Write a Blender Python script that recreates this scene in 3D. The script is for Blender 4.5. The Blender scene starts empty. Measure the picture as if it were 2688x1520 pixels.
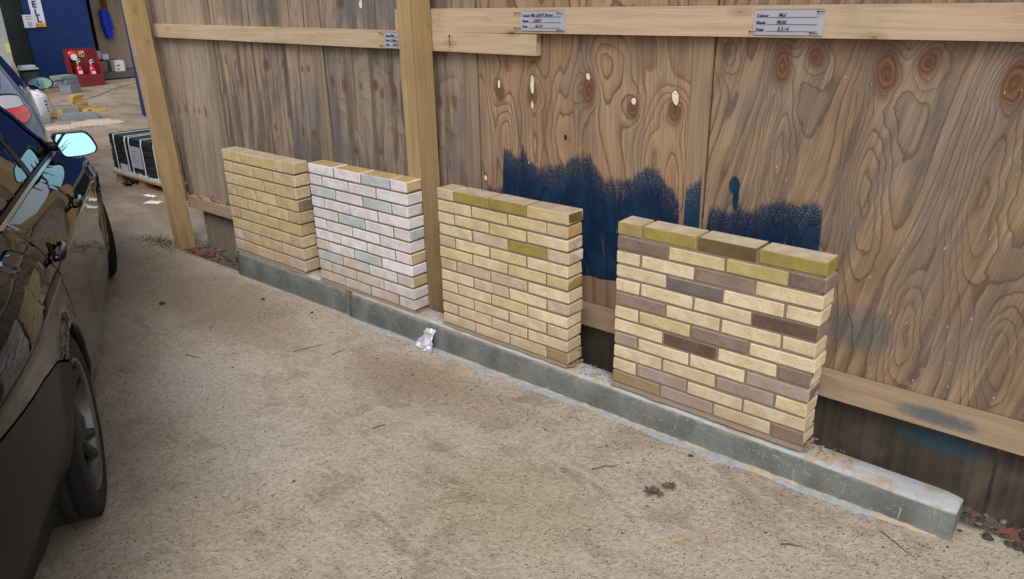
import bpy, bmesh, math, random
from mathutils import Vector, Matrix, noise
from mathutils.geometry import delaunay_2d_cdt
random.seed(7)
S = bpy.context.scene
# ------------------------------------------------------------------ camera, world, sun, exposure
cam = bpy.data.cameras.new('camera'); camo = bpy.data.objects.new('camera', cam)
S.collection.objects.link(camo); S.camera = camo
yaw, pitch, roll = -0.7164607, -0.3712768, -0.0202918
f_ = Vector((math.sin(yaw)*math.cos(pitch), math.cos(yaw)*math.cos(pitch), math.sin(pitch)))
r_ = Vector((math.cos(yaw), -math.sin(yaw), 0)); u_ = r_.cross(f_)
r2 = r_*math.cos(roll)+u_*math.sin(roll); u2 = -r_*math.sin(roll)+u_*math.cos(roll)
CAM = Vector((1.9562339, -2.4243942, 1.5747163))
camo.matrix_world = Matrix(((r2.x, u2.x, -f_.x, CAM.x), (r2.y, u2.y, -f_.y, CAM.y), (r2.z, u2.z, -f_.z, CAM.z), (0, 0, 0, 1)))
cam.sensor_width = 36; cam.lens = 1967.5136/2688*36; cam.clip_end = 500; cam.clip_start = 0.05
W = bpy.data.worlds.new('World'); S.world = W; W.use_nodes = True
wt = W.node_tree; bg = wt.nodes['Background']
sky = wt.nodes.new('ShaderNodeTexSky'); sky.sky_type = 'NISHITA'; sky.sun_disc = False
SUN_EL, SUN_AZ = math.radians(48), math.radians(142)      # azimuth clockwise from +Y
sky.sun_elevation = SUN_EL; sky.sun_rotation = SUN_AZ
sky.air_density = 1.0; sky.dust_density = 3.0; sky.ozone_density = 1.0
hs = wt.nodes.new('ShaderNodeHueSaturation'); hs.inputs['Saturation'].default_value = 0.42
wt.links.new(sky.outputs[0], hs.inputs['Color']); wt.links.new(hs.outputs[0], bg.inputs[0]); bg.inputs[1].default_value = 0.13
sl = bpy.data.lights.new('sun', 'SUN'); sl.energy = 1.1; sl.angle = math.radians(35); sl.color = (1, .97, .92)
so = bpy.data.objects.new('sun', sl); S.collection.objects.link(so)
sd = Vector((math.sin(SUN_AZ)*math.cos(SUN_EL), math.cos(SUN_AZ)*math.cos(SUN_EL), math.sin(SUN_EL)))
so.rotation_euler = (-sd).to_track_quat('-Z', 'Y').to_euler(); so.location = sd*30
vs = S.view_settings; vs.view_transform = 'Standard'; vs.look = 'None'; vs.gamma = 1; vs.exposure = 0.28; vs.use_curve_mapping = False

# ------------------------------------------------------------------ node helper
class N:
    def __init__(s, name, rough=.8, spec=.3, metal=0):
        s.m = bpy.data.materials.new(name); s.m.use_nodes = True; s.t = s.m.node_tree
        s.b = s.t.nodes['Principled BSDF']; s.b.inputs['Roughness'].default_value = rough
        s.b.inputs['Specular IOR Level'].default_value = spec; s.b.inputs['Metallic'].default_value = metal
        s._pos = None
    def n(s, typ): return s.t.nodes.new('ShaderNode'+typ)
    def link(s, v, inp):
        if isinstance(v, bpy.types.NodeSocket): s.t.links.new(v, inp)
        elif isinstance(v, (tuple, list)) and len(v) == 3 and inp.type == 'RGBA': inp.default_value = (*v, 1)
        else: inp.default_value = v
    def pos(s):
        if s._pos is None:
            g = s.n('NewGeometry'); sp = s.n('SeparateXYZ'); s.t.links.new(g.outputs['Position'], sp.inputs[0])
            s._pos = (g.outputs['Position'], *sp.outputs, g.outputs['Normal'])
        return s._pos
    def math(s, op, a, b=None, c=None, clamp=False):
        x = s.n('Math'); x.operation = op; x.use_clamp = clamp
        s.link(a, x.inputs[0])
        if b is not None: s.link(b, x.inputs[1])
        if c is not None: s.link(c, x.inputs[2])
        return x.outputs[0]
    def comb(s, x, y, z):
        c = s.n('CombineXYZ'); s.link(x, c.inputs[0]); s.link(y, c.inputs[1]); s.link(z, c.inputs[2]); return c.outputs[0]
    def scale(s, v, k):
        m = s.n('Mapping'); s.link(v, m.inputs[0]); m.inputs['Scale'].default_value = k; return m.outputs[0]
    def noise(s, v, sc, det=3, ro=.55, dist=0):
        x = s.n('TexNoise'); s.link(v, x.inputs['Vector']); x.inputs['Scale'].default_value = sc
        x.inputs['Detail'].default_value = det; x.inputs['Roughness'].default_value = ro; x.inputs['Distortion'].default_value = dist
        return x.outputs['Fac']
    def vor(s, v, sc, feat='F1'):
        x = s.n('TexVoronoi'); x.feature = feat; s.link(v, x.inputs['Vector']); x.inputs['Scale'].default_value = sc; return x.outputs
    def step(s, v, lo, hi):      # smoothstep map to 0..1 (hi may be below lo)
        x = s.n('MapRange'); x.interpolation_type = 'SMOOTHSTEP'; s.link(v, x.inputs[0])
        if lo < hi: x.inputs[1].default_value = lo; x.inputs[2].default_value = hi; x.inputs[3].default_value = 0; x.inputs[4].default_value = 1
        else: x.inputs[1].default_value = hi; x.inputs[2].default_value = lo; x.inputs[3].default_value = 1; x.inputs[4].default_value = 0
        return x.outputs[0]
    def mix(s, f, a, b, mode='MIX'):
        x = s.n('Mix'); x.data_type = 'RGBA'; x.blend_type = mode; s.link(f, x.inputs[0]); s.link(a, x.inputs[6]); s.link(b, x.inputs[7]); return x.outputs[2]
    def col(s, c): s.link(c, s.b.inputs['Base Color']); return s
    def rough(s, c): s.link(c, s.b.inputs['Roughness'])
    def bump(s, h, dist=.002, strength=1):
        x = s.n('Bump'); x.inputs['Strength'].default_value = strength; x.inputs['Distance'].default_value = dist
        s.link(h, x.inputs['Height']); s.t.links.new(x.outputs[0], s.b.inputs['Normal'])
    def ellip(s, x, z, cx, cz, rx, rz):
        a = s.math('MULTIPLY', s.math('SUBTRACT', x, cx), 1/rx); b = s.math('MULTIPLY', s.math('SUBTRACT', z, cz), 1/rz)
        return s.math('ADD', s.math('MULTIPLY', a, a), s.math('MULTIPLY', b, b))
def simple(name, c, rough=.7, spec=.3, metal=0, var=.12, sc=30, bump=0, coat=0):
    k = N(name, rough, spec, metal); p = k.pos()[0]
    f = k.noise(p, sc, 4); k.col(k.mix(f, tuple(x*(1-var) for x in c), tuple(min(1, x*(1+var)) for x in c)))
    if bump: k.bump(k.noise(p, sc*3, 3), bump)
    if coat: k.b.inputs['Coat Weight'].default_value = coat; k.b.inputs['Coat Roughness'].default_value = .03
    return k.m

# ------------------------------------------------------------------ materials
GPATCH = [(-1.3, -.95, .55, .35, (.60, .54, .47), .75), (-.55, -1.15, .40, .30, (.57, .52, .45), .6), (-2.6, -.95, .5, .3, (.52, .46, .38), .5), (.45, -.75, .45, .28, (.37, .315, .195), .6), (1.2, -.75, .5, .3, (.50, .44, .32), .5),
          (-.35, -.30, .7, .18, (.30, .225, .145), .6), (-2.3, -.35, .8, .3, (.235, .175, .12), .65), (-1.5, -1.55, .9, .16, (.33, .265, .19), .6), (-3.6, -.2, .6, .35, (.27, .20, .135), .6)]
def ground_mat():
    k = N('ground_concrete', .9, .25); P, X, Y, Z, Nn = k.pos()
    P2 = k.scale(P, (1.0, 1.0, 0))
    big = k.noise(P2, .9, 4, .6); mid = k.noise(P2, 5, 5, .65, .3); fine = k.noise(P2, 45, 4, .7)
    strk = k.noise(k.scale(P, (3, 14, 1)), 3, 4, .6)
    c = k.mix(k.step(big, .35, .65), (.51, .42, .31), (.475, .41, .32))
    c = k.mix(k.math('MULTIPLY', k.step(mid, .45, .72), .60), c, (.28, .22, .155))
    c = k.mix(k.math('MULTIPLY', k.step(k.noise(P2, 2.3, 3), .52, .7), .5), c, (.30, .26, .165))
    c = k.mix(k.math('MULTIPLY', k.step(strk, .5, .72), .6), c, (.56, .51, .45))
    # far yard is browner, trodden sand and mud
    far = k.step(k.math('ADD', X, k.math('MULTIPLY', big, 1.5)), -2.6, -4.2)
    c = k.mix(k.math('MULTIPLY', far, k.math('ADD', .5, k.math('MULTIPLY', k.step(k.noise(k.scale(P, (.5, 1.5, 0)), 2, 4, .6), .42, .6), .5))), c, (.24, .165, .10))
    farl = k.math('MULTIPLY', k.step(k.noise(k.scale(P, (.45, 1.3, 0)), 1.3, 3), .52, .64), k.step(X, -7, -10))
    c = k.mix(k.math('MULTIPLY', farl, .6), c, (.47, .41, .32))
    # damp brown dirt patch in front of the second sample wall
    pt = k.step(k.math('ADD', k.ellip(X, Y, -1.9, -.45, .75, .3), k.math('MULTIPLY', mid, 1.4)), 1.75, .7)
    c = k.mix(k.math('MULTIPLY', pt, .35), c, (.20, .145, .095)); p3 = k.step(k.math('ADD', k.ellip(X, Y, -3.0, -.5, .9, .5), k.math('MULTIPLY', mid, 1.4)), 1.8, .7); c = k.mix(k.math('MULTIPLY', p3, .45), c, (.24, .18, .12))
    p2 = k.step(k.math('ADD', k.ellip(X, Y, -.55, -.35, .4, .22), k.math('MULTIPLY', mid, 1.4)), 1.7, .7)
    c = k.mix(k.math('MULTIPLY', p2, .5), c, (.21, .155, .10))
    # soil in the trench along the fence
    tr = k.step(k.math('ADD', Y, k.math('MULTIPLY', mid, .05)), .10, .15)
    tr2 = k.math('MULTIPLY', k.step(k.math('ADD', Y, k.math('MULTIPLY', mid, .06)), .05, .09), k.step(X, -2.5, -2.62))
    tr = k.math('MULTIPLY', k.math('MAXIMUM', tr, tr2), k.step(X, -3.75, -3.6))
    c = k.mix(tr, c, k.mix(fine, (.05, .035, .025), (.15, .11, .08)))
    wob = k.math('MULTIPLY', k.noise(P2, 3, 6, .72, .6), 1.9)
    for (cx, cy, rx, ry, cc, st_) in GPATCH:
        dd = k.math('ADD', k.ellip(X, Y, cx, cy, rx, ry), wob); c = k.mix(k.math('MULTIPLY', k.step(dd, 2.35, .9), st_), c, cc)
    # white scuffs
    sc = k.math('MULTIPLY', k.step(k.noise(k.scale(P, (10, 26, 1)), 2.5, 5, .75), .63, .70), k.step(k.noise(P2, 1.7, 2), .5, .58))
    c = k.mix(k.math('MULTIPLY', sc, .6), c, (.66, .63, .6))
    for (cx, cy, rx, ry) in ((-.10, -.66, .09, .05), (.18, -.60, .16, .05), (.40, -.50, .16, .04), (1.12, -.62, .10, .05), (.95, -.12, .2, .04)):
        dd = k.math('ADD', k.ellip(k.math('ADD', X, k.math('MULTIPLY', mid, .1)), Y, cx, cy, rx, ry), k.math('MULTIPLY', k.noise(k.scale(P, (55, 90, 1)), 1, 5, .8), 3.6)); c = k.mix(k.math('MULTIPLY', k.step(dd, 1.75, 1.45), .8), c, (.78, .76, .78))
    # speckle
    c = k.mix(k.step(fine, .3, .75), k.mix(.30, c, (.12, .09, .07)), k.mix(.10, c, (.8, .75, .68)))
    g1 = k.noise(P2, 130, 3, .8); c = k.mix(k.math('MULTIPLY', k.step(g1, .54, .66), .38), c, (.17, .13, .10)); c = k.mix(k.math('MULTIPLY', k.step(g1, .44, .33), .35), c, (.72, .67, .6))
    g3 = k.noise(P2, 24, 5, .75); c = k.mix(k.math('MULTIPLY', k.step(g3, .52, .68), .35), c, (.27, .215, .16))
    v = k.vor(P2, 62)
    c = k.mix(k.math('MULTIPLY', k.step(v['Distance'], .22, .12), k.step(k.noise(P2, 13, 3), .50, .58)), c, (.06, .05, .045))
    mud = k.math('MULTIPLY', k.step(k.noise(k.scale(P2, (1.6, 3.2, 1)), 1.6, 6, .72, .6), .54, .62), k.step(k.noise(P2, .8, 2), .35, .6)); c = k.mix(k.math('MULTIPLY', mud, .42), c, (.20, .15, .10))
    v2 = k.vor(P2, 33)
    c = k.mix(k.math('MULTIPLY', k.step(v2['Distance'], .10, .05), .8), c, (.62, .58, .53))
    k.col(c)
    k.bump(k.math('ADD', k.math('MULTIPLY', mid, 2.2), k.math('ADD', fine, k.math('MULTIPLY', k.step(k.vor(P2, 60)['Distance'], .35, .1), .5))), .0065)
    return k.m

def knots_nodes(k, x, z, c, knots, resin):
    for (kx, kz, rx, rz) in knots:
        w = k.math('MULTIPLY', k.noise(k.comb(x, 0, z), 22, 2), .55)
        d = k.math('ADD', k.ellip(x, z, kx, kz, rx, rz), w)
        ring = k.math('MULTIPLY', k.math('SINE', k.math('MULTIPLY', d, 13.)), .5)
        c = k.mix(k.math('MULTIPLY', k.step(d, 3.0, 1.2), .55), c, (.12, .09, .07))
        c = k.mix(k.math('MULTIPLY', k.step(d, 1.42, 1.1), .92 if rx > .0185 else .6), c, k.mix(k.math('ADD', ring, .5), (.125, .055, .030), (.21, .105, .055)))
    for (kx, kz, rx, rz) in resin:
        d = k.math('ADD', k.ellip(x, z, kx, kz, rx, rz), k.math('MULTIPLY', k.noise(k.comb(x, 0, z), 60, 3), 1.1))
        c = k.mix(k.step(d, 1.75, 1.5), c, (.04, .025, .02)); c = k.mix(k.step(d, 1.45, 1.25), c, (.78, .70, .50))
    return c

TOPS = [(-.75, .70), (-.60, .675), (-.50, .70), (-.458, .72), (-.45, .905), (-.40, .90), (-.345, .872), (-.328, .925), (-.30, .885), (-.255, .856), (-.15, .85), (-.083, .86), (-.058, .893), (.014, .918), (.069, .93), (.08, .885), (.126, .85), (.232, .842), (.30, .87), (.338, .908), (.408, .91), (.446, .85), (.48, .847), (.514, .766), (.521, .42), (.534, .40), (.537, .85), (.612, .905), (.616, .42), (.632, .40), (.640, .785), (.66, .787), (.74, .79), (.77, .81), (.82, .795), (.90, .85), (.98, .86), (1.0, .84), (1.06, .875), (1.085, .84), (1.13, .52), (1.15, .50)]
def paint_mask(k, x, z):
    fc = k.n('FloatCurve'); cu = fc.mapping.curves[0]
    pts = [((a+.75)/1.9, b) for a, b in TOPS]
    cu.points[0].location = pts[0]; cu.points[1].location = pts[-1]
    for p in pts[1:-1]: cu.points.new(*p)
    for p in cu.points: p.handle_type = 'VECTOR'
    fc.mapping.update()
    k.link(k.math('MULTIPLY', k.math('ADD', x, .75), 1/1.9), fc.inputs['Value'])
    br = k.noise(k.comb(k.math('MULTIPLY', x, 24), 0, k.math('MULTIPLY', z, 12)), 1, 5, .6)
    br2 = k.noise(k.comb(x, 0, z), 160, 2, .7); wob = k.noise(k.comb(x, 0, z), 9, 3)
    t = k.math('SUBTRACT', fc.outputs[0], z)
    t = k.math('ADD', t, k.math('MULTIPLY', k.math('SUBTRACT', br, .5), .07)); t = k.math('ADD', t, k.math('MULTIPLY', k.math('SUBTRACT', wob, .5), .08))
    t = k.math('ADD', t, k.math('MULTIPLY', k.math('SUBTRACT', br2, .5), .15))
    m = k.step(t, .0, .016); thin = k.math('MULTIPLY', k.step(t, .16, .0), k.step(br2, .50, .62)); m = k.math('MULTIPLY', m, k.math('SUBTRACT', 1, k.math('MULTIPLY', thin, .85))); thin2 = k.math('MULTIPLY', k.step(k.noise(k.comb(k.math('MULTIPLY', x, 40), 0, k.math('MULTIPLY', z, 7)), 1, 4, .7), .60, .68), .45); m = k.math('MULTIPLY', m, k.math('SUBTRACT', 1, thin2))
    m = k.math('MULTIPLY', m, k.step(k.math('ADD', z, k.math('MULTIPLY', wob, .05)), .375, .381))
    m = k.math('MULTIPLY', m, k.step(k.math('ADD', x, k.math('MULTIPLY', br, .004)), 1.096, 1.09))
    m = k.math('MULTIPLY', m, k.step(x, -.72, -.68))
    # drip blob
    d = k.math('ADD', k.ellip(x, z,   .742, .880, .022, .034), k.math('MULTIPLY', br2, 1.4))
    m = k.math('MAXIMUM', m, k.step(d, 2.1, 1.5))
    d = k.math('ADD', k.ellip(x, z, .752, .83, .014, .05), k.math('MULTIPLY', br2, 1.2)); m = k.math('MAXIMUM', m, k.step(d, 1.6, 1.4))
    d = k.math('ADD', k.ellip(x, z, -.075, .985, .009, .013), k.math('MULTIPLY', wob, .5)); m = k.math('MAXIMUM', m, k.step(d, 1.3, 1.2))
    return m
def smear(k, x, z, c):
    m = 0.0
    for a in ((1.27, .42, .15, .11), (1.58, .195, .16, .035), (1.6, .065, .17, .05)):
        d = k.math('ADD', k.ellip(x, z, *a), k.math('MULTIPLY', k.noise(k.comb(x, 0, z), 24, 4, .7), 1.3))
        m = k.math('MAXIMUM', m, k.math('MULTIPLY', k.step(d, 1.75, .75), .72 if a[0] > 1.3 else .38))
    return k.mix(m, c, k.mix(k.noise(k.comb(x, 0, z), 14, 3), (.015, .06, .10), (.05, .115, .15)))
def ply_mat(name, knots, resin, bumps, base, line, flood, shear, ringN, streak, grey, seed=0, warm=(.47, .34, .225), lin=1.0, lstr=.3, hn=.5, sw=1.0, flood2=(.30, .185, .105)):
    k = N(name, .78, .25); P, X, Y, Z, Nn = k.pos()
    xs = k.math('ADD', X, k.math('MULTIPLY', Z, shear)); xs = k.math('ADD', xs, seed*3.7)
    wx = k.math('ADD', X, k.math('MULTIPLY', k.math('SUBTRACT', k.noise(k.comb(X, 0, Z), 6, 3), .5), .05)); wz = k.math('ADD', Z, k.math('MULTIPLY', k.math('SUBTRACT', k.noise(k.comb(X, 9, Z), 8, 3), .5), .07))
    h = k.math('ADD', k.math('MULTIPLY', xs, lin), k.math('MULTIPLY', k.noise(k.comb(k.math('MULTIPLY', xs, 3.2), 0, k.math('MULTIPLY', Z, .75)), 1, 2, .5, .3), hn))
    for (kx, kz, a, b, amp) in bumps:
        d = k.ellip(wx, wz, kx, kz, a, b)
        h = k.math('ADD', h, k.math('MULTIPLY', k.math('POWER', 2.718, k.math('MULTIPLY', d, -1.0)), amp))
    h = k.math('ADD', h, k.math('MULTIPLY', k.noise(k.comb(k.math('MULTIPLY', xs, 25), 0, k.math('MULTIPLY', Z, 4)), 1, 2), .05))
    fr = k.math('FRACT', k.math('MULTIPLY', h, ringN))
    band = k.math('MULTIPLY', k.step(fr, .2, .85), k.step(fr, 1.0, .96)); ln = k.math('MULTIPLY', k.step(fr, .74, .93), k.step(fr, 1.0, .95))
    fib = k.noise(k.comb(k.math('MULTIPLY', xs, 160), 0, k.math('MULTIPLY', Z, 4)), 1, 3, .6)
    st = k.noise(k.comb(k.math('MULTIPLY', xs, 11*sw), seed, k.math('MULTIPLY', Z, .9)), 1, 5, .62, .4)
    st2 = k.noise(k.comb(k.math('MULTIPLY', xs, 27), seed+5, k.math('MULTIPLY', Z, 1.3)), 1, 5, .65, .3)
    blot = k.noise(k.comb(k.math('MULTIPLY', xs, 2.2), seed, k.math('MULTIPLY', Z, 1.4)), 1, 4, .6)
    c = k.mix(k.step(k.noise(k.comb(k.math('MULTIPLY', xs, 5), 3, k.math('MULTIPLY', Z, 1.2)), 1, 3), .42, .62), base, flood)
    c = k.mix(k.math('MULTIPLY', band, min(1, lstr*.95)), c, flood2)
    c = k.mix(k.math('MULTIPLY', k.step(st, .47, .59), streak), c, (.145, .112, .088))
    c = k.mix(k.math('MULTIPLY', k.step(st2, .54, .62), streak*.9), c, (.075, .058, .047))
    c = k.mix(k.math('MULTIPLY', k.step(st2, .46, .36), min(1, streak*.9)), c, warm)
    c = k.mix(k.math('MULTIPLY', k.step(blot, .46, .62), grey), c, (.15, .15, .155))
    lv = k.step(k.noise(k.comb(X, 3, Z), 3.5, 2), .3, .65); c = k.mix(k.math('MULTIPLY', k.math('MULTIPLY', ln, k.math('ADD', k.math('MULTIPLY', lv, .6), .4)), lstr), c, line)
    c = k.mix(k.math('MULTIPLY', k.step(fib, .38, .62), .34), c, (.10, .07, .05))
    gs = k.noise(k.comb(k.math('MULTIPLY', xs, 4), seed+9, k.math('MULTIPLY', Z, 2.2)), 1, 5, .65, .8); c = k.mix(k.math('MULTIPLY', k.step(gs, .52, .68), grey*.9), c, (.11, .10, .10))
    # grime settles under the top rail
    c = knots_nodes(k, wx, Z, c, knots, resin)
    fl = k.vor(k.scale(P, (1, 1, .35)), 26); c = k.mix(k.math('MULTIPLY', k.step(fl['Distance'], .05, .03), .8), c, (.7, .62, .5))
    pm = paint_mask(k, X, Z)
    pc = k.mix(k.step(k.noise(k.comb(k.math('MULTIPLY', X, 8), 0, k.math('MULTIPLY', Z, 6)), 1, 4), .4, .7), (.006, .022, .055), (.012, .045, .095))
    pc = k.mix(k.math('MULTIPLY', ln, .5), pc, (.004, .012, .03))
    c = smear(k, X, Z, c); c = k.mix(pm, c, pc); k.col(c)
    k.rough(k.mix(pm, (.8, .8, .8), (.5, .5, .5)))
    k.bump(k.math('ADD', k.math('MULTIPLY', fib, .7), k.math('MULTIPLY', ln, -.6)), .0015)
    return k.m
def timber(name, c0, c1, axis, dirt=.3, knotty=.5, paint=False, rings=True):
    k = N(name, .75, .25); P, X, Y, Z, Nn = k.pos()
    st = {'x': (1.5, 40, 40), 'z': (40, 40, 1.5)}[axis]
    g = k.noise(k.scale(P, st), 1, 4, .6, .4); g2 = k.noise(k.scale(P, tuple(a*4 for a in st)), 1, 3, .6)
    c = k.mix(k.step(g, .35, .65), c0, c1); c = k.mix(k.math('MULTIPLY', k.step(g2, .5, .75), .3), c, tuple(a*.55 for a in c0))
    kv = k.scale(P, (3.1, 6, 9) if axis == 'x' else (9, 6, 3.1)); v = k.vor(kv, 1)
    dd = k.math('ADD', v['Distance'], k.math('MULTIPLY', k.noise(P, 30, 2), .06))
    c = k.mix(k.math('MULTIPLY', k.step(dd, .26, .12), knotty*.6), c, (.30, .19, .09))
    c = k.mix(k.math('MULTIPLY', k.step(dd, .11, .07), knotty), c, (.10, .055, .03))
    b = k.noise(P, 3, 4, .6); c = k.mix(k.math('MULTIPLY', k.step(b, .5, .75), dirt), c, (.20, .15, .10))
    if paint: c = smear(k, X, Z, k.mix(paint_mask(k, X, Z), c, (.010, .036, .078)))
    k.col(c); k.bump(k.math('ADD', g, g2), .0012)
    return k.m
def brick_mat(name, bed, stain=.6, dirt=.5):
    k = N(name, .85, .2); P, X, Y, Z, Nn = k.pos()
    oi = k.n('ObjectInfo'); col = oi.outputs['Color']; rnd = oi.outputs['Random']
    tc = k.n('TexCoord').outputs['Object']; ns = k.n('VectorMath'); ns.operation = 'ADD'; k.t.links.new(tc, ns.inputs[0])
    k.t.links.new(k.comb(k.math('MULTIPLY', rnd, 37), k.math('MULTIPLY', rnd, 11), 0), ns.inputs[1]); v = ns.outputs[0]
    a = k.noise(v, 14, 4, .6, .5); b = k.noise(v, 160, 3, .7)
    c = k.mix(k.step(a, .35, .65), k.mix(1, col, (.90, .88, .84), 'MULTIPLY'), k.mix(1, col, (1.07, 1.06, 1.05), 'MULTIPLY'))
    pa = k.noise(v, 5, 3, .5); c = k.mix(k.math('MULTIPLY', k.step(pa, .52, .66), stain), c, k.mix(1, col, (.80, .72, .62), 'MULTIPLY')); c = k.mix(k.math('MULTIPLY', k.step(k.noise(v, 9, 5, .7, .4), .54, .66), .5), c, k.mix(1, col, (1.25, 1.22, 1.2), 'MULTIPLY')); c = k.mix(k.math('MULTIPLY', k.step(k.noise(v, 55, 4, .75), .58, .68), stain*.45), c, (.25, .19, .13))
    sn = k.n('SeparateXYZ'); k.t.links.new(Nn, sn.inputs[0])
    bedc = k.mix(k.step(a, .4, .6), bed, tuple(x*.82 for x in bed))
    c = k.mix(k.step(sn.outputs[2], .80, .95), c, bedc)
    # chipped arris specks and pits
    c = k.mix(k.math('MULTIPLY', k.step(b, .63, .72), .55), c, (.16, .12, .09))
    c = k.mix(k.math('MULTIPLY', k.step(b, .36, .27), .35), c, (.75, .72, .66))
    # splashed dirt film low down
    dz = k.math('ADD', Z, k.math('MULTIPLY', a, .16))
    c = k.mix(k.math('MULTIPLY', k.step(dz, .36, .08), dirt), c, (.36, .285, .215))
    k.col(c); k.bump(k.math('ADD', k.math('ADD', a, k.noise(v, 50, 4, .7)), k.math('MULTIPLY', b, .5)), .0032)
    return k.m
def mortar_mat():
    k = N('mortar', .95, .15); P = k.pos()[0]
    c = k.mix(k.noise(P, 60, 4, .7), (.18, .135, .10), (.34, .265, .195)); k.col(c); k.bump(k.noise(P, 120, 3, .7), .003); return k.m
def plinth_mat():
    k = N('plinth_concrete', .85, .25); P, X, Y, Z, Nn = k.pos()
    a = k.noise(k.scale(P, (1, 1, .6)), 6, 5, .6); f = k.noise(P, 80, 4, .7); st = k.noise(k.scale(P, (22, 22, 3)), 1, 3)
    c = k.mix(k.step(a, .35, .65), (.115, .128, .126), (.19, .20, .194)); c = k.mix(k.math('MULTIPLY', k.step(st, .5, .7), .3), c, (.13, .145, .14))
    c = k.mix(k.math('MULTIPLY', k.step(f, .58, .68), .6), c, (.38, .35, .29))
    sp = k.math('MULTIPLY', k.step(k.noise(P, 28, 4, .75), .60, .68), k.step(X, -.9, 1.2)); c = k.mix(k.math('MULTIPLY', sp, .6), c, (.33, .29, .20))
    c = k.mix(k.math('MULTIPLY', k.step(k.noise(k.scale(P, (60, 60, 6)), 1, 3), .68, .74), .6), c, (.5, .5, .48))
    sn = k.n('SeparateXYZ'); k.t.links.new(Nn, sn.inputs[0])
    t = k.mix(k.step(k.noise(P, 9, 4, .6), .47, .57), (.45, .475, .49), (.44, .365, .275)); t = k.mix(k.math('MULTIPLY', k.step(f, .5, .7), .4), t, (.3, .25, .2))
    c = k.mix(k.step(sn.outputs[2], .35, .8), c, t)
    e = k.math('ADD', Z, k.math('MULTIPLY', k.noise(P, 30, 3), .03)); low = k.math('SUBTRACT', e, k.math('MULTIPLY', X, .0122))
    c = k.mix(k.math('MULTIPLY', k.step(low, -.085, -.11), .6), c, (.36, .28, .18))
    ed = k.math('MULTIPLY', k.step(k.math('ADD', Z, k.math('MULTIPLY', k.noise(P, 22, 4, .7), .05)), .018, .04), .6); c = k.mix(k.math('MULTIPLY', ed, k.step(sn.outputs[2], .8, .3)), c, (.40, .36, .30))
    k.col(c); k.bump(k.math('ADD', k.math('ADD', f, k.noise(P, 30, 5, .7)), k.math('MULTIPLY', a, 2)), .004); return k.m
def glossy(name, c, rough=.08, dirt=.25, ior=1.33):
    k = N(name, rough, .5); P, X, Y, Z, Nn = k.pos(); k.b.inputs['IOR'].default_value = ior
    d = k.noise(P, 7, 4, .6); f = k.noise(P, 60, 4, .7); lo = k.step(k.math('ADD', Z, k.math('MULTIPLY', d, .3)), .42, -.05)
    k.col(k.mix(k.math('MULTIPLY', lo, k.math('MULTIPLY', f, dirt*2)), c, (.10, .09, .075)))
    k.link(k.math('ADD', rough, k.math('MULTIPLY', lo, .25)), k.b.inputs['Roughness'])
    return k.m
M = {}
M['ground'] = ground_mat(); M['mortar'] = mortar_mat(); M['plinth'] = plinth_mat()
LW = dict(base=(.41, .315, .22), line=(.15, .11, .08), flood=(.32, .25, .18))
K4 = [(-.4636, 1.165, .027, .05), (-.2646, 1.165, .027, .05), (.040, 1.20, .030, .065), (.270, 1.138, .026, .042), (.465, 1.145, .028, .047), (-.574, .735, .012, .02)]
R4 = [(-.4636, 1.197, .0095, .020), (-.2646, 1.205, .0125, .046), (-.264, 1.115, .007, .02), (.037, 1.255, .011, .016), (.270, 1.168, .012, .015), (.468, 1.195, .017, .032), (-.574, .735, .012, .014), (-.29, .845, .008, .01)]
K5 = [(.6656, 1.372, .018, .028), (.883, 1.331, .030, .062), (.995, 1.3645, .022, .030), (1.228, 1.326, .035, .068), (1.3446, 1.358, .030, .036), (1.591, 1.308, .036, .066), (1.95, 1.33, .03, .06)]
B4 = [(x, z, .065, .075, s*.55) for (x, z, _, _), s in zip(K4[:5], (-.5, .75, .9, -.7, .8))]+[(-.10, .98, .07, .22, .5), (-.26, .92, .045, .25, .45), (.16, 1.3, .09, .12, -.4), (.36, .95, .06, .2, .5), (.47, .92, .05, .24, .4), (-.42, .95, .06, .15, .35)]
B5 = [(x, z, .05, .09, .35) for (x, z, _, _) in K5]+[(.90, 1.05, .06, .26, .42), (1.215, .97, .07, .34, .5), (1.57, .96, .075, .38, .5), (1.42, .45, .05, .2, .3), (1.70, .45, .06, .2, .35), (1.05, .45, .05, .25, .3)]
K12 = [(-3.693, .839, .013, .03), (-3.583, .847, .012, .03), (-3.457, .857, .012, .028), (-3.294, .85, .014, .032), (-3.39, .853, .01, .025)]
K2 = [(-2.904, 1.224, .012, .03), (-2.798, 1.203, .010, .02), (-2.435, 1.209, .030, .03), (-2.242, 1.2235, .015, .02), (-2.047, 1.198, .010, .016), (-1.982, 1.204, .012, .018), (-1.9986, .8195, .017, .026), (-2.105, .817, .014, .024), (-2.4125, .821, .012, .02), (-2.25, .92, .01, .02)]
K3 = [(-1.7516, 1.1426, .018, .03), (-1.647, 1.130, .020, .03), (-1.371, 1.142, .020, .026), (-1.323, 1.10, .015, .025), (-1.222, 1.11, .022, .036), (-1.50, 1.13, .012, .02), (-.880, 1.090, .016, .026), (-.7726, 1.090, .017, .032), (-1.61, 1.5675, .03, .03), (-1.6, .76, .02, .02), (-1.38, .78, .015, .018)]
M['ply1'] = ply_mat('plywood_pale', K12, [], [(x, z, .04, .05, .1) for (x, z, _, _) in K12], (.47, .385, .29), (.20, .15, .11), (.41, .33, .24), -.06, 4, .35, .12, 1, sw=.6)
M['ply2'] = ply_mat('plywood_streaked', K2, [], [(x, z, .06, .2, .25) for (x, z, _, _) in K2], **LW, shear=-.05, ringN=4, streak=.92, grey=.5, seed=2)
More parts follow.
